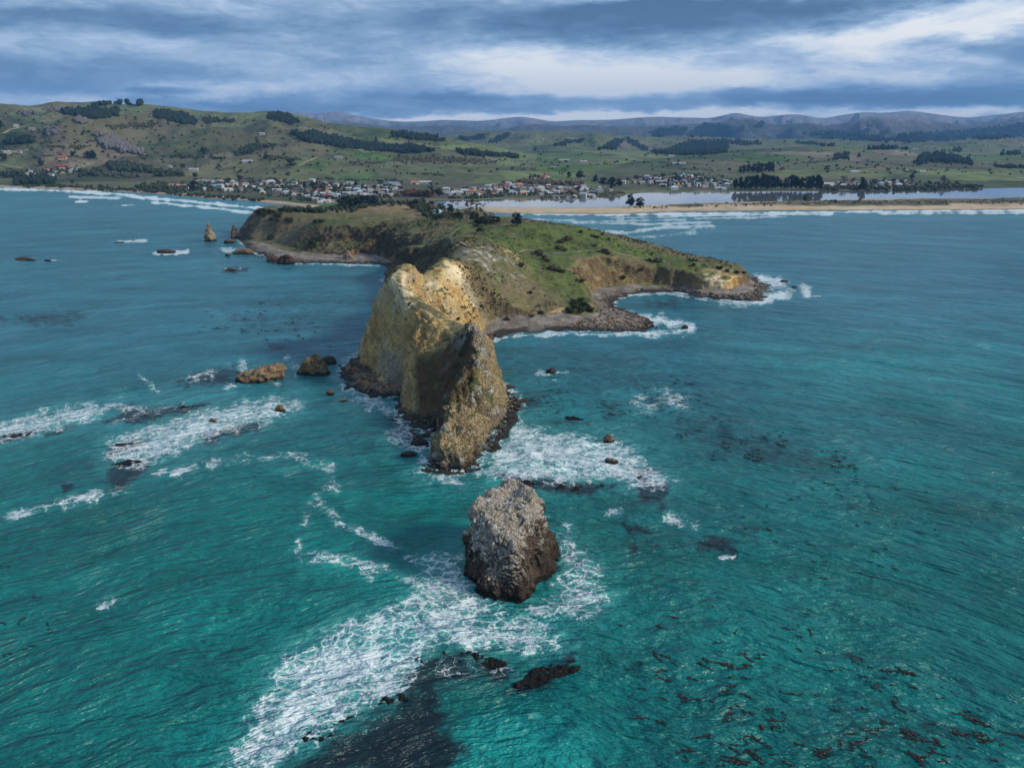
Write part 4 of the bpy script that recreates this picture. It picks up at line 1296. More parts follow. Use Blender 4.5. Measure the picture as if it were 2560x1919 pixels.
sea_rock(*c1(148, 1110), (14, 7, 3.0), 'dark low reef rock farthest out on the blue bay', 56)
sea_rock(*c1(292, 1113), (6, 4, 1.2), 'tiny dark rock just right of the farthest reef rock', 57)
sea_rock(*c1(1010, 1065), (17, 7, 2.6), 'dark flat rock with a white wave breaking over it', 58)
sea_rock(*c1(735, 1000), (9, 4, .9), 'barely showing dark rock under a thin white breaker', 59)
sea_rock(*vp(1191, 806), (4.6, 3.4, 2.4), 'small dark rock ringed by foam in the calm cove', 60)
sea_rock(*vp(1316, 955), (3.6, 3.2, 2.6), 'upright tan rock poking out of the foam beside the headland tip', 61, hi=(.27, .21, .15))
sea_rock(*vp(1322, 1000), (4.2, 2.8, 1.4), 'low brown rock in the foam below the upright tan one', 62, hi=(.20, .16, .12))
sea_rock(*vp(605, 888), (3.4, 2.8, 2.2), 'small orange rock at the end of the left foam bank', 63, hi=(.33, .20, .10))
sea_rock(*vp(460, 912), (3.0, 2.4, 1.5), 'small orange rock in the middle of the left foam bank', 64, hi=(.30, .19, .11))
sea_rock(*vp(268, 962), (9, 3.5, .45), 'long black reef edge under the left foam bank', 65, rot=.2, amp=.4, wetz=3, lo=(.018, .016, .014))
sea_rock(*vp(40, 940), (11, 4, .45), 'long black reef edge at the left foam streak', 66, rot=.2, amp=.4, wetz=3, lo=(.018, .016, .014))
sea_rock(*vp(712, 852), (3.2, 2.6, 1.2), 'rusty boulder awash off the golden cliff foot', 67, hi=(.20, .11, .06))
sea_rock(*vp(740, 866), (3.0, 2.4, 1.0), 'pale boulder awash off the golden cliff foot', 68, hi=(.38, .31, .20))
sea_rock(*vp(1205, 1450), (11, 4, .25), 'long black kelp-covered ledge breaking the surface below the sea stack', 69, rot=.35, amp=.45, wetz=3, lo=(.018, .016, .014))
sea_rock(*vp(1130, 1045), (9, 5, .4), 'black seaweed ledge between the headland tip and the sea stack', 70, amp=.45, wetz=3, lo=(.018, .016, .014))
sea_rock(*vp(1225, 1058), (10, 5, .4), 'black seaweed ledge at the lower edge of the white surf', 71, amp=.45, wetz=3, lo=(.018, .016, .014))
for i_, (a_, b_, w_, d_, rt_, lb_) in enumerate([
    (700, 1590, 6, 3.4, .4, 'black ledge at the lower left end of the drowned reef'), (775, 1556, 6.5, 3.2, .5, 'black ledge second from the lower end of the drowned reef'), (845, 1522, 6, 3.4, .6, 'black ledge where the drowned reef meets the big foam field'),
    (885, 1478, 5, 3.6, 1.0, 'black ledge at the bend of the drowned reef'), (925, 1432, 6, 3.4, .7, 'black ledge inside the curl of the big foam field'), (1010, 1424, 6, 3.2, .1, 'black ledge in the foam net below the sea stack'),
    (1065, 1436, 5, 3.0, -.3, 'black ledge at the right of the foam net'), (1150, 1474, 7, 2.8, .5, 'thin black ledge left of the kelp-covered one'), (310, 900, 9, 3.2, .25, 'black ledge between the two left foam banks'), (410, 880, 9, 3.0, .2, 'black ledge at the top of the left foam banks'),
    (500, 930, 9, 3.4, .25, 'black ledge along the lower side of the left foam bank'), (270, 1000, 7, 3.2, .25, 'black ledge at the lower left corner of the left foam bank'), (1390, 1035, 6, 3.2, -.4, 'black ledge at the right end of the white surf'), (1290, 1050, 6, 3.2, -.2, 'black ledge in the lower fringe of the white surf'),
    (1240, 905, 6, 3.4, -.2, 'black ledge above the white surf beside the headland tip')]):
    sea_rock(*vp(a_, b_), (w_, d_, .22), lb_, 80 + i_, rot=rt_, amp=.42, wetz=3, lo=(.018, .016, .014), name='reef_ledge')
sea_rock(*vp(905, 960), (6, 4, 2.0), 'dark rock in the cleft left of the headland tip', 72)
sea_rock(*vp(880, 985), (5, 3, 1.1), 'low dark rock in the foam left of the headland tip', 73)
sea_rock(*c5(1357, 755), (3.6, 3, 2.0), 'single dark rock beyond the end of the boulder spit', 74)
sea_rock(*c5(1905, 498), (5, 3, 1.6), 'dark rock in the surf off the far right point', 75)
sea_rock(*c5(1960, 530), (4, 3, 1.2), 'low dark rock in the surf beyond the far right point', 76)

# boulders
BM = []
for i in range(9):
    V, F = ICO[2]
    V = facet_rock(V, 400 + i, 11, 12)
    r_ = np.random.default_rng(i)
    V = V * np.array([1.0, r_.uniform(.7, .95), r_.uniform(.55, .8)])
    BM.append((V, F))
BMESH = {}
for k_, mm in (('grey', M_BOULD), ('rust', M_BOULD2), ('wet', M_BOULDK)):
    BMESH[k_] = [mesh_np('boulder', V, F, [mm], False) for V, F in BM]


def scatter_poly(poly, n, seed):
    r_ = np.random.default_rng(seed)
    P_ = np.array(poly, float)
    out = np.zeros((0, 2))
    while len(out) < n:
        q = np.stack([r_.uniform(P_[:, 0].min(), P_[:, 0].max(), n * 3), r_.uniform(P_[:, 1].min(), P_[:, 1].max(), n * 3)], 1)
        q = q[poly_sd(q[:, 0], q[:, 1], poly) > 0]
        out = np.concatenate([out, q])
    return out[:n]


bould = []      # x, y, z, size, kind, zone
for zi, (poly, n, lo, hi, mixp) in enumerate([
    ([c5(870, 650), c5(960, 645), c5(1090, 670), c5(1130, 710), c5(1215, 750), c5(1130, 765), c5(950, 770), c5(760, 768), c5(690, 745), c5(800, 700), c5(880, 690)], 520, .5, 1.35, ('grey', .62, 'rust', .2)),
    ([c5(830, 600), c5(900, 560), c5(970, 545), c5(1060, 545), c5(980, 580), c5(960, 620), c5(970, 640), c5(880, 645)], 170, .4, 1.0, ('grey', .7, 'rust', .2)),
    ([c5(1060, 545), c5(1200, 535), c5(1400, 560), c5(1560, 590), c5(1680, 600), c5(1790, 600), c5(1780, 560), c5(1840, 520), c5(1740, 490), c5(1740, 540), c5(1690, 560), c5(1560, 570), c5(1400, 550), c5(1200, 530)], 480, .6, 1.5, ('grey', .45, 'rust', .1)),
    ([c6(120, 850), c6(180, 770), c6(250, 830), c6(330, 880), c6(430, 920), c6(530, 940), c6(525, 1000), c6(300, 985), c6(200, 940)], 300, .45, 1.25, ('rust', .55, 'grey', .25)),
    ([c6(560, 1180), c6(620, 1140), c6(700, 1110), c6(800, 1080), c6(740, 1200), c6(700, 1250), c6(600, 1270)], 90, .5, 1.3, ('wet', .8, 'grey', .1)),
    ([c6(1180, 950), c6(1250, 970), c6(1290, 1070), c6(1230, 1150), c6(1140, 1270), c6(1060, 1340), c6(1040, 1320), c6(1150, 1180), c6(1210, 1080)], 190, .35, .9, ('wet', .6, 'grey', .3)),
    ([c6(1000, 680), c6(1010, 640), c6(1060, 620), c6(1160, 600), c6(1040, 660), c6(1010, 690)], 60, .4, 1.3, ('rust', .7, 'grey', .2)),
    ([c4(300, 400), c4(420, 400), c4(640, 440), c4(900, 470), c4(1300, 480), c4(1300, 500), c4(900, 495), c4(700, 492), c4(500, 470), c4(380, 440)], 200, .5, 1.5, ('wet', .6, 'rust', .2)),
    ([c6(640, 1440), c6(700, 1400), c6(760, 1420), c6(860, 1480), c6(960, 1470), c6(890, 1505), c6(700, 1470)], 40, .35, .9, ('wet', .8, 'rust', .1)),
]):
    q = scatter_poly(poly, n, 500 + zi)
    hx, hy, hz = hit(q[:, 0], q[:, 1])
    r_ = np.random.default_rng(600 + zi)
    sz = lo + (hi - lo) * r_.random(n) ** 2.2
    kk = r_.random(n)
    for i in range(n):
        if hz[i] > 6 or height_at(hx[i], hy[i]) < -1.2:
            continue
        k_ = mixp[0] if kk[i] < mixp[1] else (mixp[2] if kk[i] < mixp[1] + mixp[3] else 'wet')
        if hz[i] < .35:
            k_ = 'wet'
        bould.append((hx[i], hy[i], max(hz[i], -.3) + .1 * sz[i], sz[i], k_, zi))
BZ = ['among the boulders of the cove spit', 'on the stony shore behind the cove spit', 'in the boulder fringe of the right point', 'at the foot of the golden cliff', 'in the cleft of the headland tip', 'along the right foot of the headland tip',
      'where the cove beach meets the golden slope', 'along the far pebble beach', 'at the very end of the headland tip']
BK = {'grey': 'grey-brown', 'rust': 'rusty orange', 'wet': 'black wet'}
order = sorted(range(len(bould)), key=lambda i: -bould[i][3] / bould[i][1])
r_ = np.random.default_rng(9)
restV = {k_: [] for k_ in BMESH}
for rank, i in enumerate(order):
    bx, by, bz, s_, k_, zi = bould[i]
    mi = int(r_.integers(9)); rz = r_.uniform(0, 6.28)
    if rank < 300:
        o = link('boulder', BMESH[k_][mi], loc=(bx, by, bz), rotz=rz, scale=s_)
        tag(o, f'{BK[k_]} boulder {BZ[zi]}', 'boulder', f'{BK[k_]} boulders {BZ[zi]}')
    else:
        V, F = BM[mi]
        c_, n_ = math.cos(rz), math.sin(rz)
        restV[k_].append((np.stack([V[:, 0] * c_ - V[:, 1] * n_, V[:, 0] * n_ + V[:, 1] * c_, V[:, 2]], 1) * s_ + np.array([bx, by, bz]), F))


def join(name, parts, mats, smooth=False, attrs=None):
    off = 0; Vs = []; Fs = []
    for V, F in parts:
        Vs.append(V); Fs.append(F + off); off += len(V)
    return mesh_np(name, np.concatenate(Vs), np.concatenate(Fs), mats, smooth, None, attrs)


for k_, mm in (('grey', M_BOULD), ('rust', M_BOULD2), ('wet', M_BOULDK)):
    if restV[k_]:
        o = link('shore_stones', join('shore_stones', restV[k_], [mm]))
        tag(o, f'{BK[k_]} smaller stones strewn along the headland shores', 'stones', kind='stuff')

# ------------------------------------------------------------------ vegetation
def leaf_crown(blobs, n, size, seed, flat=0.0):
    """leaf quads spread through ellipsoid lobes; returns V, F, per-vertex random"""
    r_ = np.random.default_rng(seed)
    B = np.array(blobs, float)                     # cx cy cz rx ry rz
    w = B[:, 3] * B[:, 4] * B[:, 5]; w = w ** .8 / (w ** .8).sum()
    k_ = r_.choice(len(B), n, p=w)
    d = r_.normal(size=(n, 3)); d /= np.linalg.norm(d, axis=1, keepdims=True)
    rad = r_.random(n) ** .38 * r_.uniform(.8, 1.12, n)
    c = B[k_, :3] + d * rad[:, None] * B[k_, 3:]
    nrm = d + r_.normal(size=(n, 3)) * .7; nrm[:, 2] += .35 + flat
    nrm /= np.linalg.norm(nrm, axis=1, keepdims=True)
    a = np.cross(nrm, r_.normal(size=(n, 3))); a /= np.linalg.norm(a, axis=1, keepdims=True)
    b = np.cross(nrm, a)
    s = size * r_.uniform(.6, 1.4, n)[:, None]
    V = np.stack([c - a * s, c - b * s * .8 + nrm * s * .25, c + a * s, c + b * s * .8 + nrm * s * .25], 1).reshape(-1, 3)
    F = np.arange(n * 4).reshape(-1, 4)
    return V, F, np.repeat(r_.random(n), 4)


def tube(pts, radii, k=6):
    """tapered tube along points"""
    pts = np.array(pts, float); V = []
    for i, p in enumerate(pts):
        t_ = pts[min(i + 1, len(pts) - 1)] - pts[max(i - 1, 0)]
        t_ /= np.linalg.norm(t_) + 1e-9
        a = np.cross(t_, (0.3, 1, .1)); a /= np.linalg.norm(a); b = np.cross(t_, a)
        for j in range(k):
            an = 6.2832 * j / k
            V.append(p + radii[i] * (math.cos(an) * a + math.sin(an) * b))
    F = [[i * k + j, i * k + (j + 1) % k, (i + 1) * k + (j + 1) % k, (i + 1) * k + j] for i in range(len(pts) - 1) for j in range(k)]
    return np.array(V), np.array(F)


def lobes(kind, r_):
    L = []
    if kind == 'pine':            # broad dark dome with ragged layers
        for i in range(15):
            t = r_.uniform(.18, .92)
            w = .40 * (1 - ((t - .35) / .75) ** 2) * r_.uniform(.5, 1.0)
            a = r_.uniform(0, 6.28)
            L.append((w * .8 * math.cos(a), w * .8 * math.sin(a), t, .17, .17, .10 + .05 * r_.random()))
        L.append((0, 0, .5, .2, .2, .34))
    elif kind == 'conifer':
        for i in range(14):
            t = i / 13; w = .20 * (1 - t) + .03; a = r_.uniform(0, 6.28)
            L.append((w * .5 * math.cos(a), w * .5 * math.sin(a), .12 + .82 * t, w, w, .09))
    elif kind == 'round':
        for i in range(11):
            a = r_.uniform(0, 6.28); t = r_.uniform(.3, .85); w = .38 * math.sqrt(max(.05, 1 - ((t - .55) / .5) ** 2)) * r_.uniform(.3, .9)
            L.append((w * math.cos(a), w * math.sin(a), t, .2, .2, .16))
    elif kind == 'euc':
        for i in range(13):
            a = r_.uniform(0, 6.28); t = r_.uniform(.35, .97); w = r_.uniform(.05, .42)
            L.append((w * math.cos(a), w * math.sin(a), t, .12, .12, .07))
    elif kind == 'bare':
        for i in range(12):
            a = r_.uniform(0, 6.28); t = r_.uniform(.3, .9); w = .30 * r_.uniform(.2, 1)
            L.append((w * math.cos(a), w * math.sin(a), t, .15, .15, .16))
    elif kind == 'willow':
        for i in range(12):
            a = r_.uniform(0, 6.28); t = r_.uniform(.15, .75); w = .5 * r_.uniform(.1, 1)
            L.append((w * math.cos(a), w * math.sin(a), t, .24, .24, .2))
    elif kind in ('shrub', 'scrub', 'redscrub'):
        for i in range(8):
            a = r_.uniform(0, 6.28); t = r_.uniform(.1, .65); w = .5 * r_.uniform(.1, 1)
            L.append((w * math.cos(a), w * math.sin(a), t, .30, .30, .26))
    return L


TREE = {}
for kind, nleaf, size, leafmat in [('pine', 900, .045, 'pine'), ('conifer', 600, .035, 'pine'), ('round', 700, .045, 'round'), ('euc', 520, .036, 'euc'), ('bare', 420, .034, 'bare'), ('willow', 700, .06, 'willow'), ('shrub', 420, .085, 'shrub'), ('scrub', 260, .10, 'scrub'), ('redscrub', 260, .10, 'redscrub')]:
    TREE[kind] = []
    for v_ in range(4):
        r_ = random.Random(900 + v_ * 7 + len(kind))
        L = lobes(kind, r_)
        V, F, lf = leaf_crown(L, nleaf, size, 700 + v_ + len(kind) * 10)
        V[:, 2] = np.maximum(V[:, 2], .0)
        crown = mesh_np('crown', V, F, [M_LEAF[leafmat]], False, None, {'lf': lf})
        parts = []
        tw = {'pine': .035, 'conifer': .02, 'round': .03, 'euc': .022, 'bare': .02, 'willow': .03}.get(kind, .03)
        th_ = .8 if kind in ('pine', 'conifer', 'euc', 'bare') else .55
        parts.append(tube([(0, 0, -.06), (.01, .0, th_ * .4), (.0, .02, th_)], [tw, tw * .75, tw * .25]))
        for li, l in enumerate(L[:7]):
            z0 = max(.08, l[2] * .55)
            parts.append(tube([(0, 0, z0), (l[0] * .5, l[1] * .5, (z0 + l[2]) * .52), (l[0], l[1], l[2])], [tw * .5, tw * .35, tw * .12], 4))
        TREE[kind].append((crown, join('trunk', parts, [M_BARK])))
BASE_NAME = {'pine': 'pine_tree', 'conifer': 'conifer_tree', 'round': 'leafy_tree', 'euc': 'gum_tree', 'bare': 'bare_tree', 'willow': 'willow_tree', 'shrub': 'shrub', 'scrub': 'shrub', 'redscrub': 'shrub'}
tcount = 0


def plant(x, y, z, h, kind, label, group=None, wide=1.0, cat=None, lod=True):
    global tcount
    tcount += 1
    crown, trunk = TREE[kind][tcount % 4]
    root = link(BASE_NAME[kind], None, loc=(float(x), float(y), float(z) - .02 * h), rotz=tcount * 2.399, scale=(h * wide, h * wide, h))
    root.empty_display_size = .2
    link('crown', crown, root)
    link('trunk', trunk, root)
    tag(root, label, cat or ('shrub' if 'scrub' in kind or kind == 'shrub' else 'tree'), group)
    return root


def plant_px(px, py, hpx, kind, label, group=None, wide=1.0):
    x, y, z = hit(px, py)
    dep = float(y[0]) * CP - (float(z[0]) - CAMH) * SP
    return plant(x[0], y[0], z[0], hpx / FPX * dep, kind, label, group, wide)


# trees one can single out
for (p, h, kind, lab, wd) in [
    (c5(424, 184), 32, 'pine', 'single dark pine on the crest of the green hill', 1.15),
    (c2(925, 822), 36, 'euc', 'tall open gum tree above the channel mouth', 1.0), (c2(985, 828), 28, 'euc', 'shorter ragged gum tree beside the tall one', 1.1),
    (c2(1905, 782), 33, 'pine', 'taller dark pine of the pair on the sand spit', .9), (c2(1965, 782), 24, 'pine', 'lower dark pine of the pair on the sand spit', 1.3),
    (c2(1490, 598), 22, 'euc', 'thin gum tree standing left of the far grove', .9), (c2(1530, 604), 16, 'pine', 'small pine just right of the thin gum tree', 1),
    (c2(1598, 608), 20, 'pine', 'broad dark tree at the end of the pasture', 1.5), (c2(1692, 625), 22, 'conifer', 'narrow dark conifer beside the road bridge', 1.6),
    (c2(1740, 650), 22, 'pine', 'dark pine at the near edge of the bank grove', 1.3), (c2(1790, 660), 25, 'pine', 'tallest pine of the bank grove above the estuary', 1.3), (c2(1835, 655), 20, 'pine', 'rightmost pine of the bank grove', 1.2),
    (c1(1255, 458), 20, 'round', 'round lone tree in the middle of the hillside paddock', 1.1), (c1(1630, 485), 16, 'conifer', 'dark lone conifer below the brown knoll', 1.8), (c1(1788, 542), 25, 'round', 'large round tree on the open flat pasture', 1.2),
    (c1(1902, 375), 13, 'round', 'round tree on the upper right of the green hillside', 1.3), (c1(985, 380), 9, 'round', 'small lone tree high on the pasture slope', 1.2), (c1(450, 474), 16, 'round', 'rounded dark tree above the red-roofed farmhouse', 1.3),
    (c1(540, 488), 20, 'pine', 'left dark tree of the pair right of the farmhouse', 1.1), (c1(572, 486), 22, 'pine', 'right dark tree of the pair right of the farmhouse', 1.1), (c1(258, 530), 16, 'round', 'grey round tree in the pale paddock', 1.3),
    (c1(28, 500), 22, 'round', 'big dark tree at the very left edge of the fields', 1.2), (c1(5, 300), 22, 'pine', 'dark tree high at the left edge of the hills', 1), (c1(1470, 618), 15, 'round', 'round dark tree behind the beach village', 1.4),
    (c1(1398, 630), 12, 'round', 'low round tree left of the round dark one', 1.6), (c1(1195, 692), 32, 'pine', 'tall dark pine between the beach and the cottages', .85), (c1(1920, 678), 21, 'pine', 'dark pine among the first village roofs', 1.3),
    (c1(1835, 640), 12, 'conifer', 'slim conifer at the back of the village', 1.5), (c1(1870, 662), 17, 'conifer', 'taller slim conifer beside the dark village pine', 1.5), (c1(2188, 655), 15, 'conifer', 'short dark conifer in front of the pasture edge', 1.9),
    (c1(1125, 545), 13, 'round', 'grey-green tree beside the white farm sheds', 1.5), (c1(1600, 640), 17, 'bare', 'bare grey tree at the rear of the village', 1.5), (c1(445, 638), 10, 'round', 'small round tree on the coastal bank', 1.3),
    (c2(220, 655), 14, 'conifer', 'single dark conifer on the edge of the open field', 1.7), (c2(345, 370), 11, 'conifer', 'small spiky tree above the long plantation', 1.5), (c2(545, 400), 11, 'conifer', 'spiky tree at the edge of the long plantation', 1.5),
    (c2(690, 720), 38, 'euc', 'tall feathery gum tree beside the russet willows', .95), (c2(735, 715), 22, 'round', 'dense dark tree right of the feathery gum', 1.5), (c2(375, 640), 12, 'round', 'round grey tree behind the blue-roofed house', 1.7),
    (c2(500, 645), 13, 'bare', 'spreading bare tree near the long white shed', 1.9), (c2(720, 360), 12, 'pine', 'lone broad tree on the far ridge', 1.3), (c2(1320, 440), 12, 'round', 'small tree on the far right slope of the valley', 1.2),
    (c3(998, 558), 14, 'round', 'single round tree in the middle of the estuary farmland', 1.35), (c3(1522, 608), 14, 'pine', 'small dark tree above the white roofs by the estuary', 1.4), (c3(1215, 680), 33, 'pine', 'tall dark pine alone on the far estuary bank', .75),
    (c3(1197, 475), 14, 'conifer', 'slim conifer on the bare right hillside', 1.6), (c3(72, 595), 11, 'round', 'small round tree above the upper village', 1.2), (c3(1720, 640), 22, 'euc', 'open-crowned tree at the right end of the bank houses', 1.3),
    (c3(1345, 640), 16, 'conifer', 'conifer between the pale houses on the estuary bank', 1.3), (c3(1105, 640), 22, 'bare', 'bare tree above the long white house', 1.2), (c3(1160, 630), 12, 'round', 'rounded tree right of the bare one', 1.2),
    (c3(870, 735), 16, 'shrub', 'large dark bush on the dune crest of the spit', 1.1), (c3(1050, 752), 9, 'shrub', 'small bush on the dune crest of the spit', 1.2), (c3(2010, 578), 6, 'round', 'low tree on the river flats', 2.5),
]:
    plant_px(p[0], p[1], h, kind, lab, None, wd)
# the dark grove on the far bank and the pines on the neck
r_ = np.random.default_rng(31)
for i, (a, b, h) in enumerate([(435, 672, 26), (470, 674, 32), (505, 676, 34), (540, 672, 35), (570, 678, 38), (600, 672, 40), (630, 676, 38), (660, 672, 36), (685, 668, 30), (715, 668, 22), (750, 674, 30), (785, 670, 37), (815, 672, 31), (845, 674, 30), (880, 676, 34), (905, 674, 37), (935, 676, 37), (955, 670, 30)]):
    plant_px(*c3(a, b), h, 'pine', 'tall dark pine in the dense grove on the far estuary bank', 'pines of the grove on the estuary bank', .8)
for i, (a, b, h) in enumerate([(470, 572, 17), (490, 575, 22), (520, 572, 22), (550, 572, 24), (575, 574, 28), (600, 570, 25), (640, 568, 26), (660, 562, 24), (625, 562, 20)]):
    plant_px(*c3(a, b), h, 'pine', 'dark tree in the clump out on the estuary farmland', 'clump of trees on the estuary farmland', .8)
for i, (a, b, h) in enumerate([(1030, 118, 26), (1065, 112, 30), (1100, 115, 26), (1130, 108, 26), (1180, 102, 30), (1210, 98, 27), (1250, 92, 26), (1270, 90, 22)]):
    plant_px(*c4(a, b), h, 'pine', 'dark spreading pine behind the brown mound on the headland', 'pines behind the brown mound', 1.0)
for i in range(9):
    plant_px(*c2(525 + i * 19 + r_.uniform(-4, 4), 716 + r_.uniform(-6, 3)), 16 + r_.uniform(0, 6), 'willow', 'russet leafless willow in the thicket beside the channel village', 'russet willow thicket', 1.15)
for i, (a, b) in enumerate(scatter_poly([c2(520, 780), c2(600, 740), c2(700, 760), c2(790, 790), c2(870, 830), c2(1000, 850), c2(1130, 885), c2(1050, 900), c2(900, 880), c2(760, 870), c2(650, 850), c2(560, 800)], 58, 77)):
    k_ = ['round', 'shrub', 'round', 'euc', 'bare'][i % 5]
    x_, y_, z_ = hit(a, b)
    plant(x_[0], y_[0], z_[0], r_.uniform(4, 8.5), k_, {'round': 'leafy dark green tree', 'shrub': 'dense green bush', 'euc': 'open grey-green tree', 'bare': 'bare grey tree'}[k_] + ' on the neck behind the green hill', f'{k_} trees on the neck', 1.25)
# bushes of the headland
hb = [(c4(465, 150), 13), (c4(490, 140), 14), (c4(520, 148), 13), (c4(550, 145), 12), (c4(580, 170), 12), (c4(600, 172), 11), (c4(500, 165), 11), (c4(620, 130), 11), (c4(655, 122), 13), (c4(690, 132), 12), (c4(720, 130), 12), (c4(750, 128), 13), (c4(785, 135), 11), (c4(820, 135), 12),
      (c4(850, 138), 10), (c4(880, 140), 11), (c4(905, 142), 9), (c4(680, 205), 13), (c4(660, 198), 9), (c4(590, 205), 9), (c4(545, 195), 7), (c4(850, 210), 10), (c4(885, 210), 10), (c4(910, 206), 7)]
for (p, h) in hb:
    plant_px(p[0], p[1], h, 'shrub', 'dark green bush on the plateau edge of the far headland', 'bushes on the far plateau edge', 1.4)
for (p, h, lab, kd, wd) in [
    (c4(543, 325), 17, 'round dark bush alone on the far brown slope', 'shrub', 1.0), (c4(870, 330), 15, 'upper dark bush in the gully of the far cliff', 'shrub', 1.4), (c4(845, 362), 15, 'middle dark bush in the gully of the far cliff', 'shrub', 1.4), (c4(815, 388), 13, 'lowest dark bush in the gully of the far cliff', 'shrub', 1.5),
    (c4(1310, 268), 9, 'dark bush at the lip of the far cliffs', 'shrub', 1.6), (c4(1990, 270), 13, 'dark thicket below the path on the saddle', 'shrub', 1.5), (c4(1960, 240), 9, 'smaller thicket above the saddle path', 'shrub', 1.6), (c4(1505, 780), 10, 'green tuft on the golden slope near the crest', 'shrub', 1.0),
    (c4(1840, 885), 10, 'green tuft low on the golden slope', 'shrub', 1.0), (c4(2000, 800), 13, 'round bush on the scrub slope above the golden rock', 'shrub', 1.1), (c5(1555, 428), 11, 'large green bush on the right point', 'shrub', 1.6), (c5(1640, 448), 9, 'low green bush near the end of the right point', 'shrub', 1.8),
    (c5(1590, 440), 9, 'green bush between the larger ones on the right point', 'shrub', 1.5), (c5(1680, 452), 8, 'last green bush at the tip of the right point', 'shrub', 1.5), (c5(1380, 378), 9, 'tufted tree leftmost of the row on the right ridge', 'conifer', 1.8), (c5(1398, 382), 10, 'tufted tree second of the row on the right ridge', 'conifer', 1.8),
    (c5(1415, 385), 9, 'tufted tree third of the row on the right ridge', 'conifer', 1.8), (c5(1460, 408), 7, 'tufted tree lowest of the row on the right ridge', 'conifer', 1.8), (c5(1408, 408), 8, 'small bush under the row of tufted trees', 'shrub', 1.3), (c5(1168, 348), 6, 'small dark bush on the right ridge skyline', 'shrub', 1.3),
    (c5(780, 222), 7, 'dark bush on the back skyline of the green hill', 'shrub', 2.0), (c5(860, 254), 9, 'long dark bush below the green hill skyline', 'shrub', 2.6), (c5(895, 236), 6, 'small bush on the green hill skyline', 'shrub', 1.5), (c5(935, 262), 6, 'low bush farther down the green skyline', 'shrub', 1.5),
    (c5(450, 410), 12, 'brown bush beside the start of the hill path', 'redscrub', 1.2), (c5(1110, 435), 9, 'green bush on the slope above the second cove', 'shrub', 1.5), (c5(1020, 480), 11, 'green bush at the corner of the second cove cliffs', 'shrub', 1.3), (c5(500, 560), 9, 'dark bush on the scrub slope above the first cove', 'shrub', 1.4),
    (c5(230, 640), 9, 'dark bush low on the slope over the pebble beach', 'shrub', 1.4), (c5(560, 675), 11, 'dark bush just above the pebble beach', 'shrub', 1.5), (c5(500, 695), 9, 'brown bush at the top of the pebble beach', 'scrub', 1.8), (c5(370, 705), 11, 'olive bush at the left end of the pebble beach', 'scrub', 1.5)]:
    plant_px(p[0], p[1], h, kd, lab, None, wd)
for i, (a, b) in enumerate(scatter_poly([c5(690, 650), c5(730, 610), c5(800, 600), c5(850, 640), c5(860, 655), c5(780, 668), c5(720, 675)], 16, 78)):
    plant_px(a, b + 2, 11 + (i % 4) * 1.5, 'shrub', 'dark green bush in the thicket above the cream bank of the cove', 'thicket above the cream bank', 1.3)
for i, (a, b) in enumerate([(690, 268), (668, 280), (705, 262), (650, 312), (665, 320), (690, 325), (560, 352), (575, 372), (590, 385), (545, 340), (640, 430), (660, 440), (620, 425), (680, 446), (920, 335), (930, 345), (905, 330), (1200, 388), (1160, 380), (790, 498), (860, 300)]):
    plant_px(*c5(a, b), 8 + (i * 7 % 5), 'redscrub', 'reddish-brown leafless shrub on the green hillside', 'brown shrubs of the green hill', 1.5)

# low scrub spotted over the headland slopes: one mass
vis = (Nn[:, 2] > .35) & (Vp[:, 2] > 4) & (Vp[:, 1] < 720)
wgt = vis * (sstep(fbm(Vp[:, 0] / 18, Vp[:, 1] / 18, None, 3, 401), -.15, .5) + .1) * (1 - .7 * grassz) * (1 - .95 * goldz)
wgt = wgt * (Vp[:, 1] / 400) ** 1.6 * (Vp[:, 1] > 300)
ids = rng.choice(len(Vp), 9000, p=wgt / wgt.sum(), replace=False)
pV = []; pF = []; pl = []; off = 0
tmpl = [leaf_crown(lobes('scrub', random.Random(i)), 16, .26, 50 + i) for i in range(8)]
for q, i in enumerate(ids):
    V, F, lf = tmpl[q % 8]
    s_ = .35 + 1.1 * rng.random() ** 2
    a = rng.uniform(0, 6.28); c_, n_ = math.cos(a), math.sin(a)
    pV.append(np.stack([V[:, 0] * c_ - V[:, 1] * n_, V[:, 0] * n_ + V[:, 1] * c_, V[:, 2] * .8], 1) * s_ + Vp[i] - np.array([0, 0, .1])); pF.append(F + off); pl.append(lf * rng.uniform(.4, 1)); off += len(V)
me = mesh_np('low_scrub', np.concatenate(pV), np.concatenate(pF), [M_LEAF['scrub']], False, None, {'lf': np.concatenate(pl)})
tag(link('low_scrub', me), 'low olive scrub spotted over the headland slopes', 'scrub', kind='stuff')

# woods and scrub on the hills: each wood is one mass
BLOB = []
for i in range(8):
    V, F = ICO[1]
    r_ = np.random.default_rng(800 + i)
    BLOB.append((V * r_.uniform(.72, 1.2, (len(V), 1)), F))


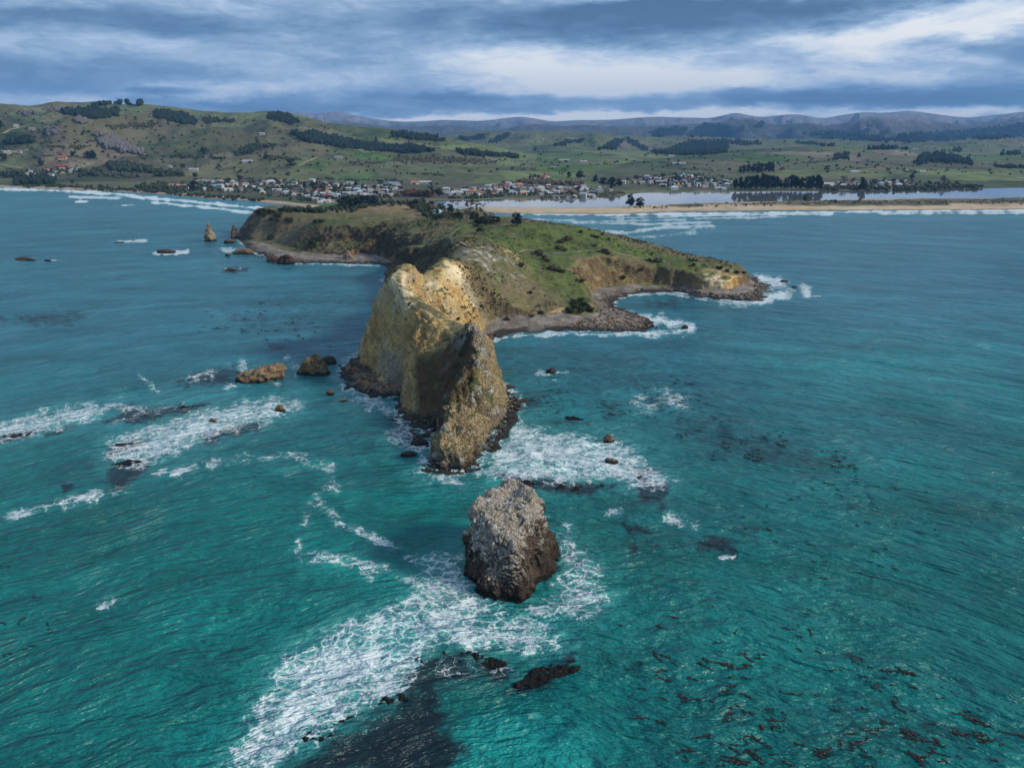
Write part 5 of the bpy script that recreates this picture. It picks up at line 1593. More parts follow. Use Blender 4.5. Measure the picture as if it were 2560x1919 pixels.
def wood(name, label, poly, sx, sy, h, kind, seed, slim=.42, jit=.5, keep=1.0):
    P_ = np.array(poly, float)
    r_ = np.random.default_rng(seed)
    gx0 = np.arange(P_[:, 0].min() - 2, P_[:, 0].max() + 2, sx); gy0 = np.arange(P_[:, 1].min() - 1, P_[:, 1].max() + 1, sy)
    A, B = np.meshgrid(gx0, gy0)
    A = A.ravel() + r_.uniform(-jit, jit, A.size) * sx; B = B.ravel() + r_.uniform(-jit, jit, B.size) * sy
    sd_ = poly_sd(A, B, poly) + 3.2 * fbm(A / 14, B / 5, oct=3, seed=seed)
    m = (sd_ > 0) & (r_.random(A.size) < keep * (.45 + .55 * sstep(sd_, 0, 5)))
    if not m.any():
        return
    X, Y, Z = hit(A[m], B[m])
    parts = []; lf = []
    for i in range(len(X)):
        hh = h * r_.uniform(.4, 1.1)
        V, F = BLOB[int(r_.integers(8))]
        V = V * np.array([hh * slim, hh * slim, hh * .52]) * r_.uniform(.85, 1.15, 3)
        parts.append((V + np.array([X[i], Y[i], Z[i] + hh * .45]), F))
        lf.append(np.full(len(V), r_.random()) * .6 + r_.random(len(V)) * .4)
    o = link(name, join(name, parts, [M_LEAF[kind]], False, {'lf': np.concatenate(lf)}))
    tag(o, label, 'wood' if 'scrub' not in name else 'scrub', kind='stuff')


C1, C2, C3 = c1, c2, c3
woods = [
    ('pine_plantation', 'dark plantation across the upper left hillside', [c1(380, 195), c1(500, 185), c1(730, 190), c1(730, 220), c1(600, 242), c1(400, 218)], 3.4, 1.6, 15, 'pine'),
    ('pine_plantation', 'dark plantation block below the hilltop track', [c1(945, 197), c1(1100, 207), c1(1210, 250), c1(1200, 280), c1(1050, 262), c1(950, 228)], 3.4, 1.6, 15, 'pine'),
    ('pine_plantation', 'row of tall pines on the left hill skyline', [c1(708, 150), c1(870, 162), c1(870, 156), c1(708, 143)], 2.6, 1.4, 24, 'pine'),
    ('pine_plantation', 'thin shelter belt left of the skyline pines', [c1(530, 168), c1(600, 148), c1(700, 142), c1(690, 155), c1(560, 174)], 2.8, 1.5, 13, 'pine'),
    ('pine_plantation', 'wooded knob on the right shoulder of the left hills', [c1(1635, 215), c1(1690, 205), c1(1790, 225), c1(1850, 262), c1(1790, 278), c1(1650, 240)], 3.0, 1.6, 13, 'pine'),
    ('pine_plantation', 'long dark plantation sweeping across the mid slope', [c2(-180, 330), c2(0, 335), c2(200, 372), c2(350, 400), c2(600, 410), c2(700, 440), c2(600, 455), c2(300, 440), c2(100, 412), c2(-60, 395)], 3.2, 1.5, 14, 'pine'),
    ('pine_plantation', 'dark shelter belt along the valley floor', [c2(800, 432), c2(950, 442), c2(1200, 462), c2(1250, 485), c2(1100, 475), c2(900, 465)], 3.0, 1.5, 13, 'pine'),
    ('pine_plantation', 'trees below the far ridge left of the valley', [c2(430, 330), c2(520, 325), c2(700, 350), c2(780, 385), c2(600, 370), c2(450, 350)], 3.2, 1.5, 13, 'pine'),
    ('native_wood', 'dark gully wood on the middle hills', [c2(1020, 388), c2(1130, 335), c2(1210, 322), c2(1120, 372), c2(1060, 395)], 3.0, 1.4, 18, 'pine'),
    ('native_wood', 'dark strip of wood under the middle ridge', [c2(860, 362), c2(1000, 340), c2(1020, 355), c2(900, 380)], 3.0, 1.4, 18, 'pine'),
    ('native_wood', 'arched wood on the hill right of the valley', [c2(1440, 402), c2(1500, 372), c2(1630, 365), c2(1600, 385), c2(1450, 412)], 3.0, 1.4, 16, 'pine'),
    ('native_wood', 'left wood flanking the pale spur', [c2(1720, 428), c2(1800, 372), c2(1900, 356), c2(1870, 376), c2(1810, 432)], 3.0, 1.4, 16, 'pine'),
    ('native_wood', 'right wood flanking the pale spur', [c2(1895, 360), c2(1990, 410), c2(2050, 450), c2(1970, 432), c2(1890, 390)], 3.0, 1.4, 16, 'pine'),
    ('native_wood', 'broad dark wood on the low hill right of the valley', [c3(0, 430), c3(150, 372), c3(350, 365), c3(600, 385), c3(600, 404), c3(400, 402), c3(380, 450), c3(250, 466), c3(-60, 460), c3(-70, 430)], 3.2, 1.5, 16, 'pine'),
    ('native_wood', 'blue-dark wood high under the first mountains', [c3(140, 330), c3(250, 268), c3(400, 282), c3(430, 330), c3(400, 350), c3(150, 352)], 3.2, 1.4, 26, 'pine'),
    ('native_wood', 'blue-dark wood left of the high one', [c3(-90, 330), c3(0, 300), c3(150, 292), c3(130, 340), c3(-60, 352)], 3.2, 1.4, 26, 'pine'),
    ('native_wood', 'small dark wood in a mountain gully', [c3(560, 292), c3(600, 252), c3(630, 262), c3(600, 292)], 3.0, 1.4, 28, 'pine'),
    ('native_wood', 'great dark forest below the right mountains', [c3(850, 335), c3(1000, 312), c3(1150, 322), c3(1400, 362), c3(1450, 335), c3(1700, 322), c3(2000, 292), c3(2250, 265), c3(2250, 355), c3(1900, 368), c3(1500, 388), c3(1250, 380), c3(1000, 362)], 4.0, 1.7, 24, 'pine'),
    ('native_wood', 'dark trees on the low crest before the great forest', [c3(1250, 430), c3(1340, 412), c3(1500, 418), c3(1490, 432)], 3.0, 1.5, 18, 'pine'),
    ('native_wood', 'trees climbing the bare right hillside', [c3(1030, 500), c3(1060, 462), c3(1135, 456), c3(1130, 490)], 3.2, 1.8, 15, 'pine'),
    ('native_wood', 'long stand of trees over the right hill spur', [c3(1530, 520), c3(1600, 452), c3(1750, 460), c3(1900, 505), c3(1900, 525), c3(1700, 510), c3(1600, 520)], 3.4, 1.8, 15, 'pine', ),
    ('native_wood', 'thin dark belt at the foot of the right hills', [c3(730, 385), c3(940, 385), c3(1055, 402), c3(1050, 412), c3(940, 410), c3(900, 395)], 3.0, 1.5, 16, 'pine'),
    ('native_wood', 'square dark wood at the right edge of the hills', [c3(1700, 428), c3(1830, 428), c3(1830, 446), c3(1720, 446)], 3.0, 1.5, 16, 'pine'),
    ('native_wood', 'dark trees at the far right of the flats', [c3(2070, 445), c3(2190, 442), c3(2190, 462), c3(2070, 462)], 3.2, 1.6, 15, 'pine'),
    ('native_wood', 'low dark belt above the pale river strip', [c3(2030, 530), c3(2150, 525), c3(2250, 540), c3(2250, 550), c3(2040, 545)], 3.2, 1.6, 9, 'pine'),
    ('bare_wood', 'pale lilac wood of bare trees on the green slope', [c1(600, 372), c1(690, 348), c1(760, 385), c1(880, 440), c1(890, 466), c1(780, 446), c1(650, 425)], 2.6, 1.6, 12, 'bare'),
    ('bare_wood', 'small lilac clump of bare trees on the left slope', [c1(285, 310), c1(350, 305), c1(370, 332), c1(290, 350)], 2.6, 1.6, 11, 'bare'),
    ('bare_wood', 'bare trees below the upper plantation', [c1(460, 245), c1(535, 245), c1(530, 268), c1(470, 268)], 2.6, 1.6, 11, 'bare'),
    ('bare_wood', 'bare trees right of the lilac clump', [c1(570, 325), c1(630, 332), c1(625, 352), c1(580, 348)], 2.6, 1.6, 10, 'bare'),
    ('bare_wood', 'pale bare trees under the left summit', [c1(250, 180), c1(480, 170), c1(480, 190), c1(300, 196)], 2.8, 1.6, 10, 'bare', .6),
    ('bare_wood', 'pale bare trees high at the far left', [c1(100, 200), c1(220, 198), c1(200, 222), c1(120, 218)], 2.8, 1.6, 10, 'bare', .7),
    ('hill_scrub', 'brown scrub below the upper plantation', [c1(650, 292), c1(800, 268), c1(1000, 268), c1(950, 290), c1(700, 312)], 3, 1.8, 7, 'scrub', .7),
    ('hill_scrub', 'dark scrub in the gully of the right slope', [c1(1440, 445), c1(1550, 398), c1(1720, 392), c1(1700, 404), c1(1560, 444), c1(1450, 472)], 3, 1.6, 8, 'round'),
    ('hill_scrub', 'dark scrub right of the plantation block', [c1(1240, 225), c1(1440, 240), c1(1450, 270), c1(1250, 264)], 3.4, 1.8, 8, 'round', .75),
    ('hill_scrub', 'brown hedge across the lower pasture', [c1(300, 408), c1(520, 410), c1(520, 430), c1(310, 414)], 2.6, 1.8, 6, 'scrub'),
    ('hill_scrub', 'dark scrub line under the round lone tree', [c1(1000, 472), c1(1100, 462), c1(1300, 470), c1(1400, 490), c1(1250, 482), c1(1020, 482)], 2.6, 1.6, 6, 'round', .8),
    ('hill_scrub', 'dark hedge trailing right of the small conifer', [c1(1650, 465), c1(1750, 470), c1(1880, 495), c1(1800, 500), c1(1650, 485)], 2.6, 1.6, 6, 'scrub', .8),
    ('hill_scrub', 'dark brown scrub band on the valley floor', [c2(430, 475), c2(620, 470), c2(900, 480), c2(1150, 500), c2(1000, 520), c2(700, 515), c2(450, 505)], 3.4, 1.7, 4.5, 'redscrub', .75),
    ('tree_belt', 'dark left belt of trees above the bay', [c1(640, 525), c1(750, 515), c1(930, 545), c1(920, 572), c1(700, 565)], 4.0, 2.4, 13, 'round'),
    ('tree_belt', 'dark right belt of trees above the bay', [c1(930, 565), c1(1050, 562), c1(1150, 592), c1(1200, 600), c1(940, 595)], 4.0, 2.4, 11, 'round'),
    ('tree_belt', 'dark trees at the left end of the bay', [c1(90, 620), c1(200, 606), c1(350, 606), c1(350, 642), c1(90, 652)], 4.2, 2.6, 14, 'pine'),
    ('tree_belt', 'trees between the hamlet and the dark belt', [c1(490, 568), c1(620, 556), c1(630, 596), c1(490, 596)], 4.2, 2.6, 11, 'round'),
    ('tree_belt', 'mixed trees under the dark left belt', [c1(640, 575), c1(800, 580), c1(910, 600), c1(800, 608), c1(650, 604)], 4.2, 2.4, 9, 'euc'),
    ('tree_belt', 'hedge of trees on the upper left paddock', [c1(30, 388), c1(60, 365), c1(200, 370), c1(215, 392), c1(40, 398)], 4.2, 2.2, 15, 'pine'),
    ('tree_belt', 'dark clump at the left end of the paddocks', [c1(-10, 590), c1(60, 575), c1(130, 580), c1(130, 596), c1(-10, 604)], 4.2, 2.4, 11, 'pine'),
    ('coast_scrub', 'dark scrub along the top of the bay beach', [c1(150, 648), c1(350, 648), c1(700, 662), c1(1150, 700), c1(1600, 735), c1(1620, 748), c1(1100, 712), c1(700, 682), c1(400, 664), c1(150, 660)], 3.6, 2.0, 5.5, 'round'),
    ('coast_scrub', 'thicker scrub on the bay beach bank', [c1(820, 665), c1(860, 645), c1(1000, 635), c1(1120, 680), c1(1100, 695), c1(850, 680)], 4, 2.2, 8, 'round'),
    ('bank_scrub', 'dark scrub along the far estuary bank', [c3(960, 665), c3(1180, 655), c3(1400, 665), c3(1600, 665), c3(1780, 655), c3(1960, 650), c3(1960, 665), c3(1600, 682), c3(1200, 682), c3(960, 684)], 3.8, 2.0, 7, 'round'),
    ('bank_scrub', 'hedge on the channel bank below the village', [c2(790, 722), c2(1000, 715), c2(1130, 712), c2(1125, 725), c2(900, 735), c2(800, 735)], 3.4, 2.0, 5, 'round'),
    ('bank_scrub', 'green scrub along the village estuary shore', [c2(1350, 720), c2(1600, 700), c2(1850, 690), c2(1900, 700), c2(1700, 718), c2(1500, 730), c2(1360, 732)], 3.6, 2.0, 4, 'scrub', .7),
    ('bank_scrub', 'dark grove of scrub behind the red roofs', [c2(1150, 620), c2(1250, 615), c2(1450, 630), c2(1620, 640), c2(1620, 655), c2(1450, 655), c2(1250, 645)], 3.6, 2.0, 8, 'redscrub'),
    ('garden_trees', 'dark garden greenery among the beach village roofs', [c1(1000, 645), c1(1200, 630), c1(1700, 625), c1(2212, 645), c1(2212, 745), c1(1900, 755), c1(1680, 725), c1(1560, 700), c1(1250, 690), c1(1050, 680)], 8, 3.0, 6.5, 'round', .62),
    ('garden_trees', 'dark garden greenery in the middle village', [c2(0, 645), c2(250, 655), c2(480, 650), c2(520, 715), c2(380, 730), c2(0, 750)], 8, 3.0, 6.5, 'round', .62),
    ('garden_trees', 'dark garden greenery along the channel village', [c2(750, 690), c2(900, 668), c2(1100, 650), c2(1250, 652), c2(1500, 665), c2(1780, 676), c2(1800, 690), c2(1500, 708), c2(1250, 715), c2(800, 714)], 8, 3.0, 5.5, 'round', .6),
    ('garden_trees', 'dark garden greenery in the upper village', [c2(1850, 645), c2(1950, 608), c2(2212, 604), c3(100, 594), c3(260, 608), c3(420, 628), c3(400, 665), c3(60, 665), c2(2212, 675), c2(2000, 645)], 8, 3.0, 5.5, 'round', .6),
    ('garden_trees', 'dark garden greenery on the right estuary bank', [c3(960, 642), c3(1100, 640), c3(1300, 622), c3(1540, 632), c3(1760, 630), c3(1900, 645), c3(1700, 660), c3(1300, 660), c3(1000, 660)], 7, 2.6, 7, 'round', .6),
    ('garden_trees', 'dark greenery round the left hamlet', [c1(0, 596), c1(140, 555), c1(330, 552), c1(500, 548), c1(520, 566), c1(300, 600), c1(20, 610)], 7, 2.6, 7, 'round', .6),
    ('neck_thicket', 'dark thicket covering the neck behind the brown mound', [c4(620, 128), c4(760, 118), c4(900, 120), c4(1000, 95), c4(1120, 60), c4(1300, 55), c4(1480, 70), c4(1500, 100), c4(1400, 95), c4(1290, 92), c4(1180, 118), c4(1100, 138), c4(920, 146), c4(760, 140)], 6, 2.6, 5, 'round', .8),
    ('neck_thicket', 'dark thicket running down the right of the brown mound', [c4(1480, 70), c4(1600, 80), c4(1740, 120), c4(1760, 180), c4(1700, 200), c4(1620, 180), c4(1540, 130)], 6, 2.8, 5, 'round', .8),
    *[('hedgerow', 'dark hedge line ' + lb_, [f_(*p_) for p_ in pts_] + [(f_(*p_)[0], f_(*p_)[1] + 1.3) for p_ in pts_[::-1]], 2.2, 1.2, 3.6, 'round', .8) for f_, lb_, pts_ in [
        (c1, 'under the grey round tree', [(180, 470), (340, 468)]), (c1, 'along the lane of the left hamlet', [(40, 548), (200, 552), (320, 548)]), (c1, 'left of the flat pasture sheds', [(1290, 550), (1420, 505)]), (c1, 'behind the beach village', [(1200, 612), (1500, 608), (2000, 610), (2212, 620)]),
        (c2, 'under the brown slope farmstead', [(0, 512), (230, 508), (430, 512)]), (c2, 'across the middle pasture', [(440, 580), (600, 575), (780, 590)]), (c2, 'below the valley belt', [(1080, 500), (1300, 498), (1500, 506)]), (c2, 'across the valley pasture', [(1180, 555), (1400, 545), (1600, 552)]),
        (c2, 'behind the middle village field', [(0, 605), (250, 612), (520, 620)]), (c3, 'across the right flats', [(0, 545), (220, 552), (460, 560)]), (c3, 'right of the farmland clump', [(690, 522), (850, 510), (1000, 500)]), (c3, 'above the estuary farmland shed', [(1050, 545), (1300, 540), (1500, 548)]),
        (c3, 'below the right hill spur', [(1500, 552), (1700, 556), (1900, 564)]), (c3, 'behind the upper village', [(0, 582), (200, 580), (420, 596)]), (c1, 'up the left hillside', [(420, 440), (560, 400), (600, 360)]), (c2, 'on the right green rise', [(1700, 520), (2000, 505), (2212, 512)])]],
    ('dune_scrub', 'marram and low scrub along the spit dunes', [c3(-250, 785), c3(0, 772), c3(300, 758), c3(600, 748), c3(1000, 742), c3(1600, 738), c3(2250, 735), c3(2250, 765), c3(1600, 762), c3(1000, 766), c3(500, 772), c3(0, 785)], 5.5, 2.0, 1.8, 'scrub', .55),
]
for i, w_ in enumerate(woods):
    wood(w_[0], w_[1], w_[2], w_[3], w_[4], w_[5], w_[6], 1000 + i, keep=(w_[7] if len(w_) > 7 else 1.0), slim=(1.0 if w_[0] == 'dune_scrub' else .5 if w_[6] != 'pine' else .40))
# far scattered hill bushes: uncountable specks
q = scatter_poly([(0, 285), (250, 270), (700, 300), (1000, 345), (1300, 385), (1300, 430), (700, 440), (0, 400)], 520, 91)
X, Y, Z = hit(q[:, 0], q[:, 1])
parts = []; lf = []
for i in range(len(X)):
    hh = rng.uniform(2.5, 7); V, F = BLOB[i % 8]
    parts.append((V * np.array([hh * .6, hh * .6, hh * .5]) + np.array([X[i], Y[i], Z[i] + hh * .4]), F)); lf.append(np.full(len(V), rng.random()))
tag(link('hill_bushes', join('hill_bushes', parts, [M_LEAF['round']], False, {'lf': np.concatenate(lf)})), 'dark specks of bushes scattered over the green hills', 'bushes', kind='stuff')
q = scatter_poly([(1300, 330), (2560, 350), (2560, 440), (1300, 420)], 330, 92)
X, Y, Z = hit(q[:, 0], q[:, 1])
parts = []; lf = []
for i in range(len(X)):
    hh = rng.uniform(3, 8); V, F = BLOB[i % 8]
    parts.append((V * np.array([hh * .7, hh * .6, hh * .5]) + np.array([X[i], Y[i], Z[i] + hh * .4]), F)); lf.append(np.full(len(V), rng.random()))
tag(link('valley_bushes', join('valley_bushes', parts, [M_LEAF['round']], False, {'lf': np.concatenate(lf)})), 'dark specks of bushes scattered over the valley farmland', 'bushes', kind='stuff')

# ------------------------------------------------------------------ paths
def ribbon(name, pts, w, label, lift=.25):
    X, Y, Z = hit([p[0] for p in pts], [p[1] for p in pts])
    P_ = np.stack([X, Y], 1)
    t = np.linspace(0, len(P_) - 1, len(P_) * 10)
    xi = np.interp(t, np.arange(len(P_)), P_[:, 0]); yi = np.interp(t, np.arange(len(P_)), P_[:, 1])
    for _ in range(6):
        xi[1:-1] = (xi[:-2] + xi[1:-1] * 2 + xi[2:]) / 4; yi[1:-1] = (yi[:-2] + yi[1:-1] * 2 + yi[2:]) / 4
    tx, ty = np.gradient(xi), np.gradient(yi); L = np.hypot(tx, ty); nx, ny = -ty / L, tx / L
    V = []
    for sgn in (-1, 0, 1):
        a, b = xi + nx * w * sgn / 2, yi + ny * w * sgn / 2
        V.append(np.stack([a, b, height_at(a, b) + lift], 1))
    V = np.concatenate(V); n = len(xi)
    F = [[k * n + i, k * n + i + 1, (k + 1) * n + i + 1, (k + 1) * n + i] for k in (0, 1) for i in range(n - 1)]
    o = link(name, mesh_np(name, V, np.array(F), [M_PATH], True))
    return tag(o, label, kind='structure')


ribbon('path', [c5(440, 338), c5(470, 322), c5(560, 335), c5(640, 345), c5(700, 343), c5(800, 328), c5(900, 322), c5(960, 340), c5(1050, 355), c5(1150, 372), c5(1250, 388)], 1.3, 'pale footpath crossing the green hill', .45)
ribbon('path', [c5(5, 252), c5(40, 248), c5(60, 238), c5(80, 222), c5(112, 200)], 1.8, 'pale footpath climbing the saddle', .45)
ribbon('path', [c5(15, 255), c5(60, 262), c5(110, 280), c5(160, 300)], 1.4, 'pale footpath along the saddle edge', .45)
ribbon('track', [c1(1835, 530), c1(1880, 508), c1(1950, 478)], 7, 'pale farm track up the hillside', .8)
ribbon('track', [c1(0, 332), c1(50, 312), c1(110, 295), c1(180, 285)], 6, 'pale farm track on the left hill', .8)
ribbon('track', [c1(380, 492), c1(450, 490), c1(540, 492)], 5, 'pale drive beside the red-roofed farmhouse', .8)
ribbon('road', [c2(690, 744), c2(800, 741), c2(1000, 738), c2(1130, 733)], 6, 'shore road along the channel bank', .9)
ribbon('track', [c1(0, 522), c1(60, 532), c1(140, 545), c1(220, 552)], 5, 'pale lane past the left hamlet', .8)

# ------------------------------------------------------------------ houses
ROOF = {'grey': (.22, .23, .24), 'white': (.38, .39, .40), 'pale blue': (.36, .46, .55), 'red': (.30, .075, .05), 'orange': (.36, .17, .085), 'brown': (.13, .10, .08), 'green': (.13, .20, .16), 'bright blue': (.10, .30, .50), 'dark': (.06, .065, .07)}
RM = {k_: mat_plain('roof_' + k_.replace(' ', '_'), c_, .6, .15) for k_, c_ in ROOF.items()}
WALL = {'white': (.42, .41, .39), 'cream': (.46, .40, .30), 'grey': (.36, .36, .35), 'timber': (.20, .15, .11)}
WM = {k_: mat_plain('wall_' + k_, c_, .8, .12) for k_, c_ in WALL.items()}


def box(x0, x1, y0, y1, z0, z1):
    V = np.array([(x0, y0, z0), (x1, y0, z0), (x1, y1, z0), (x0, y1, z0), (x0, y0, z1), (x1, y0, z1), (x1, y1, z1), (x0, y1, z1)], float)
    F = np.array([[0, 3, 2, 1], [4, 5, 6, 7], [0, 1, 5, 4], [1, 2, 6, 5], [2, 3, 7, 6], [3, 0, 4, 7]])
    return V, F


def gable(lx, ly, z0, rise, ov=.5, cx=0, cy=0, along=True, hipf=0.0):
    """solid pitched roof; ridge along x (or y)"""
    a, b = lx / 2 + ov, ly / 2 + ov
    r_ = a * (1 - hipf)
    th = .18
    V = np.array([(-a, -b, z0), (a, -b, z0), (a, b, z0), (-a, b, z0), (-r_, 0, z0 + rise), (r_, 0, z0 + rise), (-a, -b, z0 - th), (a, -b, z0 - th), (a, b, z0 - th), (-a, b, z0 - th)], float)
    F = np.array([[0, 1, 5, 4], [2, 3, 4, 5], [1, 2, 5, 5], [3, 0, 4, 4], [6, 9, 8, 7], [0, 6, 7, 1], [1, 7, 8, 2], [2, 8, 9, 3], [3, 9, 6, 0]])
    if not along:
        V = V[:, [1, 0, 2]]; F = F[:, ::-1]
    return V + np.array([cx, cy, 0]), F


def fix_tris(parts):
    """quads with a repeated last corner become triangles through from_pydata"""
    V = np.concatenate([p[0] for p in parts]); F = []; off = 0
    for p in parts:
        for f in p[1]:
            f = list(dict.fromkeys(int(i) for i in f))
            F.append([i + off for i in f])
        off += len(p[0])
    return V, F


def pymesh(name, parts, mat):
    V, F = fix_tris(parts)
    me = bpy.data.meshes.new(name)
    me.from_pydata([tuple(v) for v in V], [], F)
    me.materials.append(mat); me.update()
    return me


HV = [  # wall boxes, roofs, windows and doors (x0,x1,y0,y1,z0,z1 outside the wall faces)
    dict(w=[(12, 8, 0, 0, 2.9)], r=[(12, 8, 2.9, 2.3, 0, 0, True, .0)]),
    dict(w=[(11, 9, 0, 0, 3.0)], r=[(11, 9, 3.0, 2.6, 0, 0, True, .45)]),
    dict(w=[(13, 7, 0, 0, 2.8), (6, 6.5, 3, -5.5, 2.8)], r=[(13, 7, 2.8, 2.1, 0, 0, True, 0), (6, 7.5, 2.82, 1.9, 3, -5.0, False, 0)]),
    dict(w=[(10, 8, 0, 0, 5.4)], r=[(10, 8, 5.4, 2.0, 0, 0, True, .3)]),
    dict(w=[(9, 7, 0, 0, 2.7)], r=[(9, 7, 2.7, 1.6, 0, 0, False, 0)]),
]
hm_cache = {}


def house_meshes(v, roof, wall):
    key = (v, roof, wall)
    if key not in hm_cache:
        d = HV[v]
        wp = []
        for (lx, ly, cx, cy, hz) in d['w']:
            wp.append(box(cx - lx / 2, cx + lx / 2, cy - ly / 2, cy + ly / 2, -1.5, hz))
            if True:
                pass
        rp = [gable(lx, ly, z0, rise, .5, cx, cy, al, hp) for (lx, ly, z0, rise, cx, cy, al, hp) in d['r']]
        lx, ly, cx, cy, hz = d['w'][0]
        wins = []
        for sx_ in (-.32, .0, .32):
            for zz in ([1.0] if hz < 4 else [1.0, 3.6]):
                wins.append(box(sx_ * lx - .8, sx_ * lx + .8, -ly / 2 - .05, -ly / 2 + .1, zz, zz + 1.25))
        hm_cache[key] = (pymesh('wall', wp, WM[wall]), pymesh('roof', rp, RM[roof]), [pymesh('window', [w_], M_GLASS) for w_ in wins])
    return hm_cache[key]


def house(x, y, z, v, roof, wall, rz, scale, label, group=None, windows=False, name='house'):
    root = link(name, None, loc=(float(x), float(y), float(z)), rotz=rz, scale=scale)
    root.empty_display_size = .2
    a, b, wi = house_meshes(v, roof, wall)
    link('wall', a, root); link('roof', b, root)
    if windows:
        for w_ in wi:
            link('window', w_, root)
    tag(root, label, 'house' if name != 'barn' else 'barn', group)
    return root


def house_px(px, py, *a, **k):
    x, y, z = hit(px, py)
    return house(x[0], y[0], z[0], *a, **k)


for (p, v, roof, wall, rz, sc_, lab, nm) in [
    (c1(385, 486), 0, 'red', 'cream', .2, 1.5, 'red-roofed farmhouse on the pasture above the hamlet', 'house'),
    (c1(385, 538), 0, 'red', 'timber', .0, (2.6, 1.2, 1.3), 'long red-roofed barn in the left hamlet', 'barn'),
    (c2(918, 706), 3, 'orange', 'cream', .1, 1.15, 'left of the two cream houses with orange roofs by the channel', 'house'), (c2(960, 705), 3, 'orange', 'cream', .1, 1.1, 'right of the two cream houses with orange roofs by the channel', 'house'),
    (c2(640, 636), 0, 'white', 'white', .1, (2.2, 1.2, 1.0), 'long white shed on the edge of the pasture', 'barn'), (c2(585, 640), 2, 'orange', 'cream', .2, 1.3, 'brick-coloured house left of the long white shed', 'house'),
    (c2(440, 648), 1, 'bright blue', 'white', .1, 1.3, 'blue-roofed house behind the round grey tree', 'house'), (c2(1225, 655), 1, 'orange', 'cream', .3, 1.3, 'large terracotta-roofed house above the channel village', 'house'),
    (c2(1150, 658), 1, 'red', 'white', .3, 1.2, 'red-roofed house left of the terracotta one', 'house'), (c2(840, 705), 2, 'white', 'white', .0, 1.35, 'wide white house at the left end of the channel shore', 'house'), (c2(775, 690), 3, 'white', 'white', .0, 1.2, 'flat white house beside the dense dark tree', 'house'),
    (c3(1000, 648), 2, 'white', 'white', .1, (1.9, 1.2, 1.2), 'long white house below the bare tree on the estuary bank', 'house'), (c3(345, 672), 2, 'white', 'white', .1, (1.6, 1, 1), 'white boat-shed house on the estuary beach', 'house'), (c3(60, 674), 1, 'pale blue', 'white', .2, 1.3, 'pale house closest to the estuary sand', 'house'),
    (c1(1665, 638), 1, 'white', 'white', .2, 1.5, 'tall white house at the rear of the beach village', 'house'), (c1(1830, 684), 1, 'dark', 'cream', .1, (1.7, 1.3, 1.2), 'large dark-roofed hall in the beach village', 'house'), (c1(1335, 662), 0, 'bright blue', 'white', .2, 1.2, 'bright blue-roofed cottage near the tall dark pine', 'house'),
    (c1(1190, 555), 0, 'white', 'white', .1, (1.6, 1, 1), 'white farm shed on the flat pasture', 'barn'), (c1(1040, 540), 4, 'white', 'white', .1, 1.3, 'small white farm shed left of the pasture trees', 'barn'), (c1(1520, 505), 0, 'white', 'white', .1, (1.8, 1, 1), 'pale sheds on the middle pasture', 'barn'),
    (c1(2080, 480), 0, 'grey', 'white', .1, (1.6, 1, 1), 'grey farmstead on the brown slope', 'house'), (c1(1610, 336), 0, 'white', 'white', .1, 1.2, 'white cottage high on the green hillside', 'house'), (c2(1430, 533), 0, 'dark', 'grey', .1, 1.4, 'dark barn on the valley pasture', 'barn'),
    (c2(1500, 497), 0, 'white', 'white', .1, (2.6, 1, 1), 'long pale sheds at the foot of the middle hills', 'barn'), (c2(1620, 506), 0, 'white', 'white', .1, (1.6, 1, 1), 'short pale shed right of the long ones', 'barn'), (c2(2160, 470), 0, 'white', 'white', .1, (1.8, 1, 1), 'white farm buildings on the right green rise', 'barn'),
    (c3(90, 518), 0, 'white', 'white', .1, (3, 1.2, 1), 'long white glasshouse on the right flats', 'barn'), (c3(1170, 570), 0, 'white', 'white', .0, (1.6, 1, 1), 'white shed out on the estuary farmland', 'barn'), (c3(1510, 570), 0, 'dark', 'timber', .0, (1.8, 1, 1), 'dark shed out on the estuary farmland', 'barn'),
    (c3(1585, 573), 0, 'white', 'white', .0, 1.2, 'small white shed right of the dark farmland shed', 'barn'), (c3(1545, 428), 0, 'white', 'white', .0, (2.5, 1.4, 1.2), 'white roofs below the great forest', 'barn'), (c3(975, 328), 0, 'white', 'white', .0, (4, 2, 1.4), 'pale buildings high before the mountains', 'barn'),
    (c2(720, 835), 1, 'pale blue', 'white', .5, 1.1, 'pale house hidden among the trees of the neck', 'house'), (c1(100, 288), 1, 'white', 'white', .4, 1.2, 'small white homestead high on the left hill', 'house'), (c1(200, 308), 0, 'grey', 'grey', .4, 1.2, 'grey sheds right of the high homestead', 'barn'),
]:
    house_px(p[0], p[1], v, roof, wall, rz, sc_, lab, None, True, nm)

